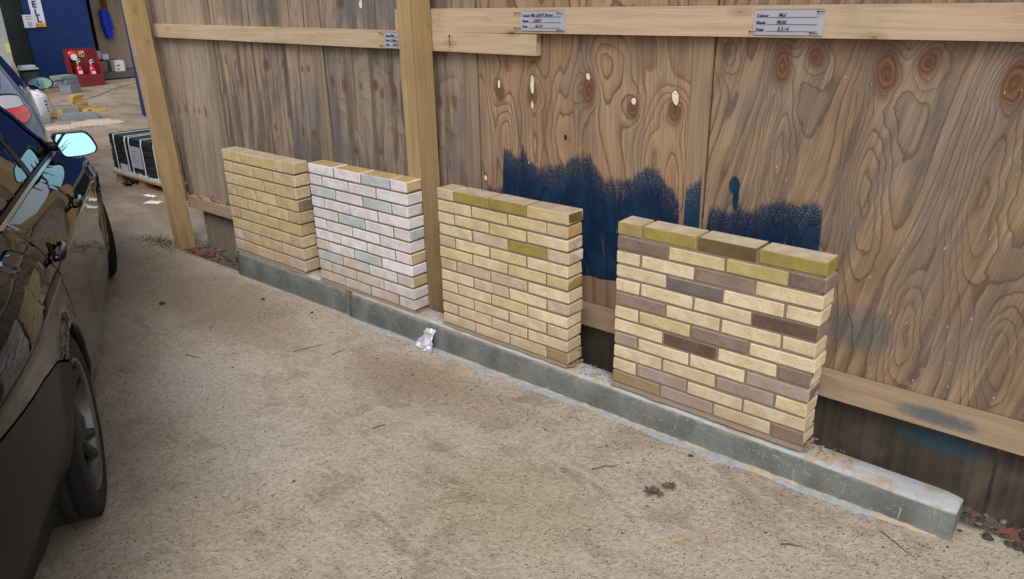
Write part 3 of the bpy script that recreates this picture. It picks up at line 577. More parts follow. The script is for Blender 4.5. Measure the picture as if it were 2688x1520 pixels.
# ------------------------------------------------------------------ name cards
def card(x0, x1, z0, z1, y, lab, lines, nails, tilt=0, fields=('Colour', 'Shade', 'Date')):
    t = thing('name_card', lab, 'label card', ((x0+x1)/2, y, z0), 'handwritten name cards nailed to the rails')
    g = MB(); rows = []
    for i in range(13):
        x = x0+(x1-x0)*i/12; rows.append([(x, y-.0018-.0012*nz(x*30, z*30), z+tilt*(x-x0)) for z in (z0, (z0*2+z1)/3, (z0+z1*2)/3, z1)])
    g.grid(rows, flip=True); g.build('card', M['card'], t, smooth=True)
    g = MB(); yy = y-.0036
    g.box(x0, x1, yy, yy+.0004, z1-.0008, z1); g.box(x0+.004, x1, yy, yy+.0004, z0, z0+.0008); H = z1-z0; Wd = x1-x0
    for k_, (fl, hw) in enumerate(zip(fields, lines)):
        zb = z1-H*(.30+.27*k_); sz = H*.17
        g.box(x0+Wd*(.20+.02*(k_ == 0)), x1-Wd*.09, yy, yy+.0004, zb-.0012, zb+.0002)
        text_part('printed_word', fl, sz, M['ink'], (x0+Wd*.045, yy, zb), (1, 0, tilt), (0, 0, 1), t, bold=.0004)
        text_part('handwriting', hw[0], sz*1.12, M['pen'], (x0+Wd*hw[1], yy, zb+.002), (1, 0, tilt), (0, 0, 1), t, bold=.0003, font_shear=.25)
    g.build('ruled_line', M['ink'], t)
    for (nx, nz_, dx, dz) in nails:
        g = MB(); a = Vector((nx, y-.007, nz_)); b = a+Vector((dx, -.002, dz)); g.tube([a, b], .0016, 6); g.lathe(a, (b-a), [(-.003, 0), (-.003, .0036), (0, .0036), (.001, .001)], 8)
        g.build('bent_nail', M['rust'], t)
card(-.2872, -.046, 1.438, 1.521, .2495, 'name card on the upper rail just right of the middle post, reading Light', [('Mix LIGHT Brown', .24), ('LIGHT', .30), ('8.3.14', .34)], [(-.316, 1.511, .033, .001), (-.316, 1.449, .033, .000), (-.082, 1.512, .032, -.004), (-.082, 1.443, .032, 0)])
card(.7800, 1.0240, 1.436, 1.5205, .2495, 'larger name card on the upper rail, rightmost of the three, reading Multi', [('Mul', .36), ('Multi', .34), ('5.3.14', .36)], [(.772, 1.447, .018, 0), (1.003, 1.513, .022, 0), (.986, 1.446, .024, -.003)])
card(-1.2125, -.975, 1.3425, 1.4225, .2500, 'name card on the lower rail, half hidden behind the middle post', [('Mix', .22), ('Cream', .22), ('8.3.14', .28)], [(-1.243, 1.418, .034, -.004), (-1.243, 1.355, .034, -.003)])
# timber grade stamp beside the middle post
st = MB()
for i, (a, b) in enumerate(((0, .010), (.013, .022), (.025, .033), (.036, .046), (.053, .057), (.062, .064), (.069, .071))):
    st.box(-.745+.003*(i % 2), -.735+.004*(i % 3 == 0), .2500, .2503, 1.413-b, 1.413-a); 
st.box(-.722, -.7205, .2500, .2503, 1.352, 1.415)
st.build('grade_stamp', M['stamp'], fence)
st = MB()
for i in range(4): st.box(-.2045, -.2042, .258+.004*i, .2595+.004*i, 1.385, 1.413)
st.build('grade_stamp', M['stamp'], fence)

# ------------------------------------------------------------------ dark parked car
TH = .417; CO = Vector((-.714, -1.698, 0)); CF = Vector((-math.cos(TH), math.sin(TH), 0)); CR = Vector((math.sin(TH), math.cos(TH), 0))
def car_xf(p): return CO+CF*p[0]+CR*p[1]+Vector((0, 0, p[2]-.128-.0113*p[0]))
def interp(tab, x):
    if x <= tab[0][0]: return tab[0][1]
    for (a, b), (c, d) in zip(tab, tab[1:]):
        if x <= c: t = (x-a)/(c-a); t = t*t*(3-2*t)*.35+t*.65; return b+(d-b)*t
    return tab[-1][1]
def sm(x, a, b): t = min(1, max(0, (x-a)/(b-a))); return t*t*(3-2*t)
BELT = [(-1.1, .982), (-.6, 1.027), (0, 1.027), (1, 1.012), (2.1, .982), (2.6, .925), (3.2, .86), (3.75, .76)]
PROF = [(-.80, -.02), (-.72, .0), (-.62, .018), (-.47, .026), (-.32, .030), (-.225, .034), (-.195, .040), (-.17, .036), (-.10, .018), (-.05, -.010), (0, -.088), (.02, -.104), (.2, -.176), (.37, -.258), (.42, -.30), (.45, -.37)]
def surf(s, z):
    zb = interp(BELT, s); n = interp(PROF, z-zb)
    n -= sm(s, .25, -.6)*.085*sm(z, .55, .16)
    n += .010*sm(s, .5, .75)*sm(s, 2.45, 2.2)*sm(z, .34, .20)+.02*sm(s, .4, .8)*sm(s, 2.5, 2.2)*sm(z, .5, .3)
    if s > 2.4: n -= .09*((s-2.4)/1.0)**2
    if s < -.35: n -= .13*((-.35-s)/.75)**2
    for c in (0, 2.888):
        r = math.hypot(s-c, z-.325); n += .0186*math.exp(-((r-.375)/.035)**2)*(1 if z > .2 else .3)
    return n
def poly_in(p, P):
    c = False; j = len(P)-1
    for i in range(len(P)):
        if (P[i][1] > p[1]) != (P[j][1] > p[1]) and p[0] < (P[j][0]-P[i][0])*(p[1]-P[i][1])/(P[j][1]-P[i][1])+P[i][0]: c = not c
        j = i
    return c
def dens(P, d=.02, closed=True):
    out = []; n = len(P)
    for i in range(n if closed else n-1):
        a, b = Vector(P[i]), Vector(P[(i+1) % n]); k_ = max(1, int((b-a).length/d))
        for j in range(k_): out.append(tuple(a+(b-a)*j/k_))
    if not closed: out.append(tuple(P[-1]))
    return out
def rnd_poly(P, r, k_=5):
    out = []; n = len(P)
    for i in range(n):
        a, b, c = Vector(P[i-1]), Vector(P[i]), Vector(P[(i+1) % n]); ra = min(r, (a-b).length*.45, (c-b).length*.45)
        p, q_ = b+(a-b).normalized()*ra, b+(c-b).normalized()*ra
        for j in range(k_+1): t = j/k_; out.append(tuple(p*(1-t)**2+b*2*t*(1-t)+q_*t*t))
    return out
def arc(c, z, r, a0, a1, n=24): return [(c+r*math.cos(math.radians(a0+(a1-a0)*i/n)), z+r*math.sin(math.radians(a0+(a1-a0)*i/n))) for i in range(n+1)]
def region(outline, holes=(), d=.025, off=0, fn=surf):
    pts = []; edges = []
    for P in [outline]+list(holes):
        P = dens(P, d); b = len(pts); pts += P; edges += [(b+i, b+(i+1) % len(P)) for i in range(len(P))]
    xs_ = [p[0] for p in outline]; zs_ = [p[1] for p in outline]
    s0 = min(xs_); k_ = 0
    while s0 < max(xs_):
        z = min(zs_)
        while z < max(zs_):
            p = (s0+(.3*d if k_ % 2 else 0), z)
            if poly_in(p, outline) and not any(poly_in(p, h_) for h_ in holes) and min((p[0]-e[0])**2+(p[1]-e[1])**2 for e in pts[:sum(len(dens(q_, d)) for q_ in [outline]+list(holes))]) > (.5*d)**2: pts.append(p)
            z += d; 
        s0 += d*1.3; k_ += 1
    V, E_, Fc, *_r = delaunay_2d_cdt([Vector(p) for p in pts], edges, [], 0, 1e-5)
    mb = MB(); mb.v = [Vector((v.x, fn(v.x, v.y)+off, v.y)) for v in V]
    for f in Fc:
        c = ((V[f[0]].x+V[f[1]].x+V[f[2]].x)/3, (V[f[0]].y+V[f[1]].y+V[f[2]].y)/3)
        if poly_in(c, outline) and not any(poly_in(c, h_) for h_ in holes):
            mb.face(*f)
    return mb
def patch(name, outline, mat, parent, holes=(), d=.025, off=0, smooth=True, flip=False):
    mb = region(outline, holes, d, off); mb.f = [tuple(reversed(f)) for f in mb.f]
    return mb.build(name, mat, parent, smooth=smooth, xf=car_xf)
ctr = car_xf((1.4, -.9, 0)); ctr.z = gh(ctr.x, ctr.y)
car = thing('parked_car', 'glossy dark grey saloon car at the left edge, flank reflecting the brick samples', 'car', ctr)
WR = .327; AR = .368
bseam = [(1.09, 1.0), (1.11, .86), (1.13, .72), (1.135, .60), (1.09, .45), (1.04, .262)]
rseam = [(.185, 1.022), (.120, 1.0), (.088, .965), (.090, .915), (.18, .805), (.285, .715), (.340, .63), (.362, .54), (.371, .45)]
fseam = [(2.17, .975), (2.26, .80), (2.30, .60), (2.28, .42), (2.22, .262)]
g_ = .0035
def shift(P, ds): return [(a+ds, b) for a, b in P]
# rear door: belt -> B seam -> bottom -> wheel arch lip -> rear seam
archR = arc(0, .325, AR, 17, -9, 10)
rear_door = [(.185+g_, 1.022)]+[(a, interp(BELT, a)-.004) for a in (.3, .6, .9)]+shift(bseam, -g_)+[(.37, .262)]+list(reversed([(a+.012, b) for a, b in archR]))+[(a+g_+.004, b+.004) for a, b in reversed(rseam)]
patch('rear_door', rear_door, M['carpaint'], car)['label'] = 'rear door with chrome lined handle'
front_door = shift([(1.09, 1.0)], g_)+[(a, interp(BELT, a)-.004) for a in (1.4, 1.8, 2.1)]+shift(fseam, -g_)+list(reversed(shift(bseam, g_)))[:-1]
patch('front_door', front_door, M['carpaint'], car)
flap = rnd_poly([(-.31, .875), (-.055, .87), (-.045, 1.008), (-.30, 1.010)], .05)
seamB = [(-.372, .335), (-.50, .50), (-.60, .60), (-.75, .68), (-1.08, .70)]
seamB = [(-.19, .655), (-.25, .680), (-.33, .702), (-.51, .738), (-.75, .752), (-1.10, .765)]
topR = [(-1.10, .975), (-.6, 1.03), (-.42, 1.06), (-.1, 1.26), (.12, 1.375), (.06, 1.30)]
quarter = [(-1.10, .77)]+[(a, b+.004) for a, b in reversed(seamB[1:-1])]+arc(0, .325, AR, 118, 20, 26)+[(a-g_, b) for a, b in reversed(rseam)]+[(.10, 1.045), (-.12, 1.06), (-.17, 1.10), (.05, 1.26), (.32, 1.375), (.60, 1.40), (.60, 1.428), (.3, 1.41), (.0, 1.31), (-.3, 1.15), (-.48, 1.06), (-.8, 1.02), (-1.10, .97)]
patch('rear_wing', quarter, M['carpaint'], car, holes=[flap])['label'] = 'rear wing with round-cornered fuel flap'
patch('fuel_flap', rnd_poly([(-.3065, .8785), (-.0585, .8735), (-.0485, 1.0045), (-.2965, 1.0065)], .047), M['carpaint'], car)
bumper = [(-1.10, .761)]+[(-1.10, .21), (-.8, .17), (-.42, .155), (-.335, .17)]+arc(0, .325, AR, 204, 120, 28)+[(a, b-.004) for a, b in seamB[1:-1]]
patch('rear_bumper', bumper, M['bumperpaint'], car)
sill = [(.352, .20), (2.52, .20)]+[(2.888-.352, .257), (.352+.012, .257)]
patch('side_sill', sill, M['carpaint'], car)
archF = arc(2.888, .325, AR, 190, -12, 40)
wing = [(2.888-.365, .262), (2.22+g_, .262)]+list(reversed([(a+g_, b) for a, b in fseam]))+[(2.17, .982), (2.08, .990), (2.02, 1.012), (2.22, .985), (2.5, .95), (2.8, .915), (3.1, .88), (3.4, .83), (3.72, .74), (3.78, .5), (3.74, .25), (3.27, .22)]+list(reversed(archF))
patch('front_wing', wing, M['carpaint'], car)
# glasshouse
patch('rear_side_window', rnd_poly([(.12, 1.045), (1.045, 1.032), (1.02, 1.378), (.55, 1.372), (.30, 1.335), (.02, 1.14)], .03), M['glass'], car, off=-.004)
patch('front_side_window', rnd_poly([(1.155, 1.030), (1.96, 1.010), (1.76, 1.13), (1.46, 1.30), (1.36, 1.362), (1.13, 1.377)], .02), M['glass'], car, off=-.004)
patch('b_pillar', [(1.05, 1.028), (1.15, 1.027), (1.125, 1.384), (1.025, 1.382)], M['black'], car, off=-.001)
patch('roof_side', [(.60, 1.382), (1.30, 1.372), (1.46, 1.312), (1.78, 1.13), (1.99, 1.008), (2.06, 1.0), (1.83, 1.15), (1.50, 1.34), (1.36, 1.40), (1.2, 1.428), (.60, 1.428)], M['carpaint'], car, off=.001)
patch('belt_trim', [(.1, 1.027)]+[(a, interp(BELT, a)+.001) for a in (.5, 1, 1.5, 2.0)]+[(2.04, .995)]+[(a, interp(BELT, a)+.012) for a in (1.9, 1.5, 1, .5, .05)], M['chrome'], car, off=.006, d=.012)
patch('window_seal', [(.1, 1.039)]+[(a, interp(BELT, a)+.0125) for a in (.5, 1, 1.5, 1.95)]+[(a, interp(BELT, a)+.024) for a in (1.9, 1.5, 1, .5, .05)], M['black'], car, off=.004, d=.012)
patch('mirror_triangle', [(1.93, 1.003), (2.06, .995), (1.93, 1.09), (1.87, 1.09)], M['black'], car, off=.006)
# black sheet added behind the shut lines so the gaps read as shade
for (a, b) in (((-.34, .36), 0), ((.40, 2.49), 1), ((3.28, 3.7), 2)): pass
und = [(-1.05, .26), (-.40, .24)]+arc(0, .325, AR+.015, 194, -10, 30)+[(.40, .22), (2.49, .22)]+arc(2.888, .325, AR+.015, 190, -12, 30)+[(3.7, .26), (3.68, .72), (3.1, .86), (2.5, .93), (2.05, .96), (1.4, 1.30), (1.2, 1.40), (.6, 1.40), (0, 1.28), (-.4, 1.04), (-1.05, .95)]
patch('gap_shade_shell', und, M['gap'], car, d=.035, off=-.024)
# roof, bonnet and the far side, from the same section
TOPL = [(-1.10, .972), (-.8, 1.02), (-.48, 1.06), (-.3, 1.15), (0, 1.31), (.3, 1.41), (.6, 1.428), (.9, 1.43), (1.2, 1.428), (1.36, 1.40), (1.5, 1.34), (1.8, 1.14), (2.08, 1.0), (2.22, .985), (2.5, .95), (2.8, .915), (3.1, .88), (3.4, .83), (3.72, .74)]
WD = 1.80
def toprow(s, z):
    n0 = surf(s, z); k_ = 12; return [(s, n0+(-WD-2*n0)*j/k_, z+(.045 if .2 < s < 1.4 else .06)*math.sin(math.pi*j/k_)**.8) for j in range(k_+1)]
g = MB(); rows = []; TT = []
for (a, b), (c, d) in zip(TOPL, TOPL[1:]):
    for j in range(3): TT.append((a+(c-a)*j/3, b+(d-b)*j/3))
TT.append(TOPL[-1])
for (a, b) in TT: rows.append(toprow(a, b))
for i in range(len(rows)-1):
    sm_ = (TT[i][0]+TT[i+1][0])/2; m_ = 1 if (1.42 < sm_ < 2.02 or -.4 < sm_ < .15) else 0; g.grid(rows[i:i+2], m=m_)
g.build('roof_and_bonnet', [M['carpaint'], M['glass']], car, smooth=True, xf=car_xf)
g = MB(); rows = []
for (a, b) in TT:
    zb = .22; r = []
    for j in range(13):
        z = zb+(b-zb)*j/12; n = -WD-surf(a, z); 
        for cc in (0, 2.888):
            if math.hypot(a-cc, z-.325) < AR: n += .12
        r.append((a, n, z))
    rows.append(r)
g.grid(rows); g.build('far_side', M['carpaint'], car, smooth=True, xf=car_xf)
for (sx, nm, zt) in ((-1.10, 'tail_panel', .972), (3.74, 'nose_panel', .74)):
    g = MB(); rows = []
    for j in range(9):
        z = .24+(zt-.24)*j/8; n0 = surf(sx, z); rows.append([(sx+(.13 if sx > 0 else -.10)*math.sin(math.pi*k_/10)**.6, n0+(-WD-2*n0)*k_/10, z) for k_ in range(11)])
    g.grid(rows); g.build(nm, M['carpaint'], car, smooth=True, xf=car_xf)
g = MB(); g.box(-1.0, 3.6, -1.62, -.18, .19, .22); g.build('underbody', M['gap'], car, xf=car_xf)
# arch lips and liners
for c in (0, 2.888):
    g = MB(); rows = []
    for (a, z) in arc(c, .325, AR, 194, -12, 40):
        u = Vector((a-c, z-.325)).normalized(); n0 = surf(a, z); q_ = []
        for (dr, dn) in ((0, 0), (-.006, -.004), (-.008, -.02)): q_.append((c+u.x*(AR+dr), n0+dn, .325+u.y*(AR+dr)))
        rows.append(q_)
    g.grid(rows); g.build('wheel_arch_lip', M['carpaint'], car, smooth=True, xf=car_xf)
    g = MB(); rows = [[(a, n, z) for n in (surf(a, z)-.018, -.15, -.30)] for (a, z) in arc(c, .325, AR-.008, 200, -20, 30)]
    g.grid(rows); b = len(g.v); g.v.append(Vector((c, -.30, .325))); 
    for i in range(30): g.face(i*3+2, (i+1)*3+2, b)
    g.build('arch_liner', M['black'], car, smooth=True, xf=car_xf)
def wheel(c, steer, nn):
    w = MB(); A = Vector((0, 1, 0)); ctr_ = Vector((c, .032 if nn == 0 else -.006, WR))
    rot = Matrix.Rotation(steer, 4, 'Z'); piv = Vector((c, -.11, WR))
    xf = lambda p: car_xf(piv+rot @ (Vector(p)-piv))
    prof = [(-.232, .236), (-.236, .262), (-.230, .300), (-.215, .318), (-.195, .326)]
    for i in range(4): x = -.190+i*.046; prof += [(x, .327), (x+.036, .327), (x+.038, .320), (x+.044, .320)]
    prof += [(-.022, .324), (-.010, .314), (-.002, .300), (.002, .275), (-.002, .248), (-.008, .240), (-.012, .232)]
    w.lathe(ctr_, A, prof, 96); ob = w.build('wheel', M['tyre'], car, smooth=True, xf=xf)
    g = MB()
    for i in range(72):
        t = 2*math.pi*i/72
        for (x0, x1, sk) in ((-.040, -.014, .02), (-.225, -.195, -.02)):
            a1 = Vector((math.cos(t), 0, math.sin(t))); tan = Vector((-a1.z, 0, a1.x)); g.obox(ctr_+a1*.3255+Vector((0, (x0+x1)/2, 0)), a1*.0032, Vector((0, (x1-x0)/2, 0)), tan*.0095)
    g.build('tread_block', M['tyre'], ob, xf=xf)['kind'] = 'stuff'
    g = MB(); g.lathe(ctr_, A, [(-.008, .240), (-.004, .236), (-.006, .229), (-.020, .226), (-.05, .218), (-.12, .212), (-.2, .214)], 72); g.build('rim_barrel', M['rimlip'] if nn == 0 else M['rim'], ob, smooth=True, xf=xf)
    g = MB(); g.lathe(ctr_, A, [(-.062, .165), (-.058, .165), (-.056, .05)], 48); g.lathe(ctr_, A, [(-.11, .20), (-.105, .0)], 24); g.build('brake_disc', M['disc'], ob, smooth=True, xf=xf)
    g = MB(); g.lathe(ctr_, A, [(-.06, .062), (-.035, .062), (-.022, .050), (-.020, .034), (-.014, .032), (-.013, 0)], 36)
    for i in range(5):
        for sgn in (-1, 1):
            t0 = 2*math.pi*(i+.35)/5; t1 = t0+sgn*.17; pa = []
            rows = []
            for j in range(8):
                q_ = j/7; r = .045+.185*q_; t = t0+sgn*(.06+.13*q_); a1 = Vector((math.cos(t), 0, math.sin(t))); tan = Vector((-a1.z, 0, a1.x)); ww = .016-.003*math.sin(q_*3.1)+.004*q_; y = -.034+.018*q_-.016*math.sin(q_*3.14)
                cc = ctr_+a1*r; rows.append([cc+tan*ww+Vector((0, y-.022, 0)), cc+tan*ww*.9+Vector((0, y, 0)), cc+Vector((0, y+.005, 0)), cc-tan*ww*.9+Vector((0, y, 0)), cc-tan*ww+Vector((0, y-.022, 0))])
            g.grid(rows)
    g.build('rim_spokes', M['rim'], ob, smooth=True, xf=xf)
    return ob
wheel(0, 0, 0)['label'] = 'rear wheel with twin-spoke alloy rim'
wheel(2.888, -.24, 1)['label'] = 'front wheel turned so its tread shows'
# door handles: flat black disc painted as the hollow's shade, bar and chrome strip
for hs_ in (.235, 1.155):
    z = interp(BELT, hs_)-.125; n0 = surf(hs_, z)
    patch('recess_shade_disc', [(hs_-.01+.040*math.cos(i*math.pi/10), z+.006+.036*math.sin(i*math.pi/10)) for i in range(20)], M['gap'], car, off=.0015, d=.012)
    g = MB(); g.tube([(hs_-.095, n0+.006, z), (hs_-.085, n0+.030, z), (hs_-.03, n0+.032, z+.002), (hs_+.05, n0+.031, z+.002), (hs_+.10, n0+.024, z), (hs_+.108, n0+.004, z)], [.010, .014, .015, .015, .013, .009], 10)
    o = g.build('door_handle', M['carpaint'], car, smooth=True, xf=car_xf)
    g = MB(); g.tube([(hs_-.08, n0+.034, z-.010), (hs_-.03, n0+.042, z-.008), (hs_+.05, n0+.041, z-.008), (hs_+.095, n0+.032, z-.009)], .0035, 6); g.build('chrome_strip', M['chrome'], o, smooth=True, xf=car_xf)
patch('side_repeater', rnd_poly([(2.42, .705), (2.52, .70), (2.52, .725), (2.42, .73)], .012), M['amber'], car, off=.004)
# door mirror
ms = 1.90; MC = [(-.083, 1.100), (.080, 1.099), (.105, 1.066), (.125, 1.012), (.113, .988), (.055, .975), (-.042, .975)]
g = MB(); P_ = rnd_poly(MC, .028, 4); rows = []
cx_ = sum(p[0] for p in P_)/len(P_); cz_ = sum(p[1] for p in P_)/len(P_)
tilt = lambda n_, z_: .05*(n_-cx_)+.20*(z_-cz_)
for (ds, k_) in ((0, .93), (-.006, .96), (-.006, 1.0), (.0, 1.03), (.05, 1.03), (.09, .93), (.115, .70), (.125, .3)):
    rows.append([(ms+ds+tilt(p[0], p[1]), cx_+(p[0]-cx_)*k_, cz_+(p[1]-cz_)*k_) for p in P_]+[(ms+ds+tilt(P_[0][0], P_[0][1]), cx_+(P_[0][0]-cx_)*k_, cz_+(P_[0][1]-cz_)*k_)])
g.grid(rows); mo = g.build('door_mirror', M['carpaint'], car, smooth=True, xf=car_xf)
g = MB()
for p in P_: g.v.append(Vector((ms+.001+tilt(*p), cx_+(p[0]-cx_)*.935, cz_+(p[1]-cz_)*.935)))
g.face(*range(len(P_))); g.build('mirror_glass', M['mirror'], mo, xf=car_xf)
g = MB(); g.tube([(ms+.05, -.115, 1.03), (ms+.045, -.07, 1.03), (ms+.04, .0, 1.03)], [.028, .024, .022], 10); g.build('mirror_arm', M['black'], mo, smooth=True, xf=car_xf)

# ------------------------------------------------------------------ silver-blue hatchback in front of it
H_O = Vector((-4.90, -.262, .03)); az = .292; HF = Vector((-math.cos(az), math.sin(az), 0)); HR = Vector((math.sin(az), math.cos(az), 0))
def hx(p): return H_O+HF*p[0]+HR*p[1]+Vector((0, 0, p[2]-.185))       # s forward from the rear corner, n outward from the right flank
c0 = hx((1.9, -.85, 0)); hc = thing('hatchback_car', 'silver blue hatchback with a red and white tail lamp, parked ahead of the dark car', 'car', c0)
def hw(s, z):      # flank
    n = interp([(.2, -.06), (.35, -.01), (.6, .02), (.75, .02), (.95, -.03), (1.0, -.06), (1.42, -.24)], z)
    if s < .5: n -= .20*((.5-s)/.5)**2.2*(1.0 if z > .62 else .55)
    if s > 3.4: n -= .25*((s-3.4)/.7)**2
    return n
HT = [(0, 1.10), (.06, 1.15), (.18, 1.26), (.36, 1.38), (.7, 1.43), (1.6, 1.43), (2.0, 1.36), (2.7, 1.02), (3.3, .90), (4.0, .74)]
g = MB(); rows = []; ST = []
for (a, b), (c, d) in zip(HT, HT[1:]):
    for j in range(3): ST.append((a+(c-a)*j/3, b+(d-b)*j/3))
ST.append(HT[-1]); HWD = 1.75
for (s_, zt) in ST:
    r = [(s_, hw(s_, .24+(zt-.24)*j/14), .24+(zt-.24)*j/14) for j in range(15)]; n0 = r[-1][1]
    r += [(s_, n0+(-HWD-2*n0)*j/10, zt+.04*math.sin(math.pi*j/10)) for j in range(1, 10)]
    r += [(p[0], -HWD-p[1], p[2]) for p in reversed(r[:15])]
    rows.append(r)
g.grid(rows); r0 = rows[0]; cen = []
for i in range(6):      # rounded tail
    k_ = 1-.16*i; cen.append([(-.11*math.sin(i/5*1.57)*(1 if p[2] > .55 else 1.25), -HWD/2+(p[1]+HWD/2)*k_, .62+(p[2]-.62)*(1-.12*i)) for p in r0])
g.grid(list(reversed(cen))); g.face(*[len(g.v)-6*len(r0)+i for i in range(len(r0))])
for i_, f in enumerate(g.f):
    if len(f) != 4: continue
    c = sum((g.v[q_] for q_ in f), Vector())/4
    if (.08 < c.x < .40 or 2.0 < c.x < 2.66) and abs(c.y+.875) < .66 and c.z > 1.04: g.mi[i_] = 1
hb = g.build('body_shell', [M['silverblue'], M['glass']], hc, smooth=True, xf=hx)
def hpatch(name, P, mat, off, parent=hc, fn=None):
    mb = region(P, (), .03, 0, lambda s_, z: 0); mb.f = [tuple(reversed(f)) for f in mb.f]
    for v in mb.v: s_, z = v.x, v.z; v.y = hw(max(s_, 0), z)+off
    return mb.build(name, mat, parent, smooth=True, xf=hx)
hpatch('side_window', rnd_poly([(.55, 1.03), (2.35, 1.0), (1.95, 1.28), (1.7, 1.36), (.75, 1.37)], .04), M['glass'], .006)
# wrap-round tail lamp, following the rounded corner
def corner(t, z):      # t 0 flank .. 1 inboard on the tail
    if t < .45: s_ = .26*(1-t/.45); return (s_-.004, hw(s_, z)+.012, z)
    q_ = (t-.45)/.55; n0 = hw(0, z)+.010; return (-.012-.085*math.sin(q_*1.2), n0-.26*q_, z)
def lamp(name, t0, t1, za, zb, mat, par, grow=0):
    g = MB(); rows = []
    for i in range(15):
        t = t0+(t1-t0)*i/14; zc = (za(t)+zb(t))/2; rows.append([corner(t, za(t)+(zb(t)-za(t))*j/8) for j in range(9)])
    if grow: rows = [[(p[0]-grow, p[1]+grow*.7, p[2]) for p in r] for r in rows]
    g.grid(rows); return g.build(name, mat, par, smooth=True, xf=hx)
top_ = lambda t: 1.09-.16*abs(t-.35)**1.5; bot_ = lambda t: .87+.13*max(0, t-.35)**1.3+.25*max(0, .22-t)
e_ = lambda t: bot_(t)+(top_(t)-bot_(t))*.55
bz = lamp('tail_lamp', .02, .92, lambda t: bot_(t)-.014, lambda t: top_(t)+.014, M['black'], hc)
lamp('clear_lens', .06, .88, e_, top_, M['clearlens'], bz, .006); lamp('red_lens', .06, .88, bot_, lambda t: e_(t)-.004, M['redlens'], bz, .006)
lamp('lens_rim', .10, .86, lambda t: bot_(t)-.012, lambda t: bot_(t)-.002, M['rimlip'], bz, .005)
lamp('rear_screen', .80, 1.25, lambda t: 1.03, lambda t: 1.06, M['glass'], hc)
for hs2 in (.72, 3.3):
    g = MB(); g.lathe(hx((hs2, -.005, .31)), HR, [(-.2, .2), (-.2, .31), (-.01, .31), (.0, .22), (-.02, .20), (-.03, 0)], 40); g.build('wheel', M['tyre'], hc, smooth=True)
    g = MB(); g.lathe(hx((hs2, .004, .31)), HR, [(-.01, .205), (0, .2), (-.03, .03), (-.02, 0)], 20); g.build('rim', M['rim'], hc, smooth=True)
mc = Vector((2.33, .105, .985)); g = MB(); rows = []
EL = [(math.cos(a)*(.115 if math.cos(a) > 0 else .135), math.sin(a)*.065) for a in [i*2*math.pi/24 for i in range(25)]]
for (ds, k_) in ((0, .9), (-.004, 1), (.05, 1), (.09, .7), (.10, .2)): rows.append([(mc.x+ds, mc.y+p[0]*k_, mc.z+p[1]*k_) for p in EL])
g.grid(rows); mm = g.build('door_mirror', M['black'], hc, smooth=True, xf=hx)
g = MB(); g.v = [Vector((mc.x+.002, mc.y+p[0]*.88, mc.z+p[1]*.88)) for p in EL[:-1]]; g.face(*range(24)); g.build('mirror_glass', M['mirror'], mm, xf=hx)

# ------------------------------------------------------------------ cabin and things at the far end of the yard
GZ = -.19
cb = thing('site_cabin', 'dark navy site cabin at the back of the yard with its doorway open', 'cabin', (-19, 5.3, GZ))
def B(name, x0, x1, y0, y1, z0, z1, mat, parent=None, bevel=0, label=None):
    g = MB(); g.box(x0, x1, y0, y1, z0, z1); o = g.build(name, M[mat] if isinstance(mat, str) else mat, parent, bevel=bevel)
    if label: o['label'] = label
    return o
B('door', -18.46, -18.40, 4.16, 5.56, GZ+.01, 2.5, 'bluedoor', cb, .004, 'wide navy blue door leaf')
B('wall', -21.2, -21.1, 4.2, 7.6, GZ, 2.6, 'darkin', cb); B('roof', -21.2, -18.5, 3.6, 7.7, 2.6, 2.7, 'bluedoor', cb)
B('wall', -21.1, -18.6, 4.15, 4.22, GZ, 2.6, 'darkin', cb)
B('floor', -21.1, -18.75, 4.25, 7.3, GZ+.06, -.01, 'floorgrey', cb); B('door_sill', -18.75, -18.70, 5.4, 7.3, GZ+.03, -.012, 'floorgrey', cb)
for i, (y0, y1) in enumerate(((6.16, 6.39), (6.395, 6.80), (6.805, 7.3))): B('lining_board', -19.72, -19.70, y0, y1, 0, 2.6, 'plylining', cb)
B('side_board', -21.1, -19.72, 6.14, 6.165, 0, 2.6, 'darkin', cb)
B('pale_strip', -19.69, -19.66, 6.42, 6.56, 1.42, 2.5, 'brownp', cb)
B('corner_frame', -18.60, -18.50, 6.72, 6.80, GZ, 2.6, 'bluedoor', cb)
# navy hoarding leaf that hides the right of the cabin
hd = thing('navy_hoarding', 'dark navy hoarding leaf seen in a sliver left of the first fence post', 'hoarding', (-11.3, 4.5, GZ))
B('panel', -11.32, -11.28, 3.31, 6.6, GZ+.02, 2.4, 'bluedoor', hd); B('edge_post', -11.28, -11.22, 3.31, 3.37, GZ, 2.4, 'bluedoor', hd)
B('reflection_strip', -11.27, -11.26, 3.62, 3.66, .35, 1.05, 'white', hd)  # white strip painted in for a bright reflection seen through the gap
B('latch', -11.21, -11.19, 3.33, 3.35, .62, .72, 'chrome', hd)
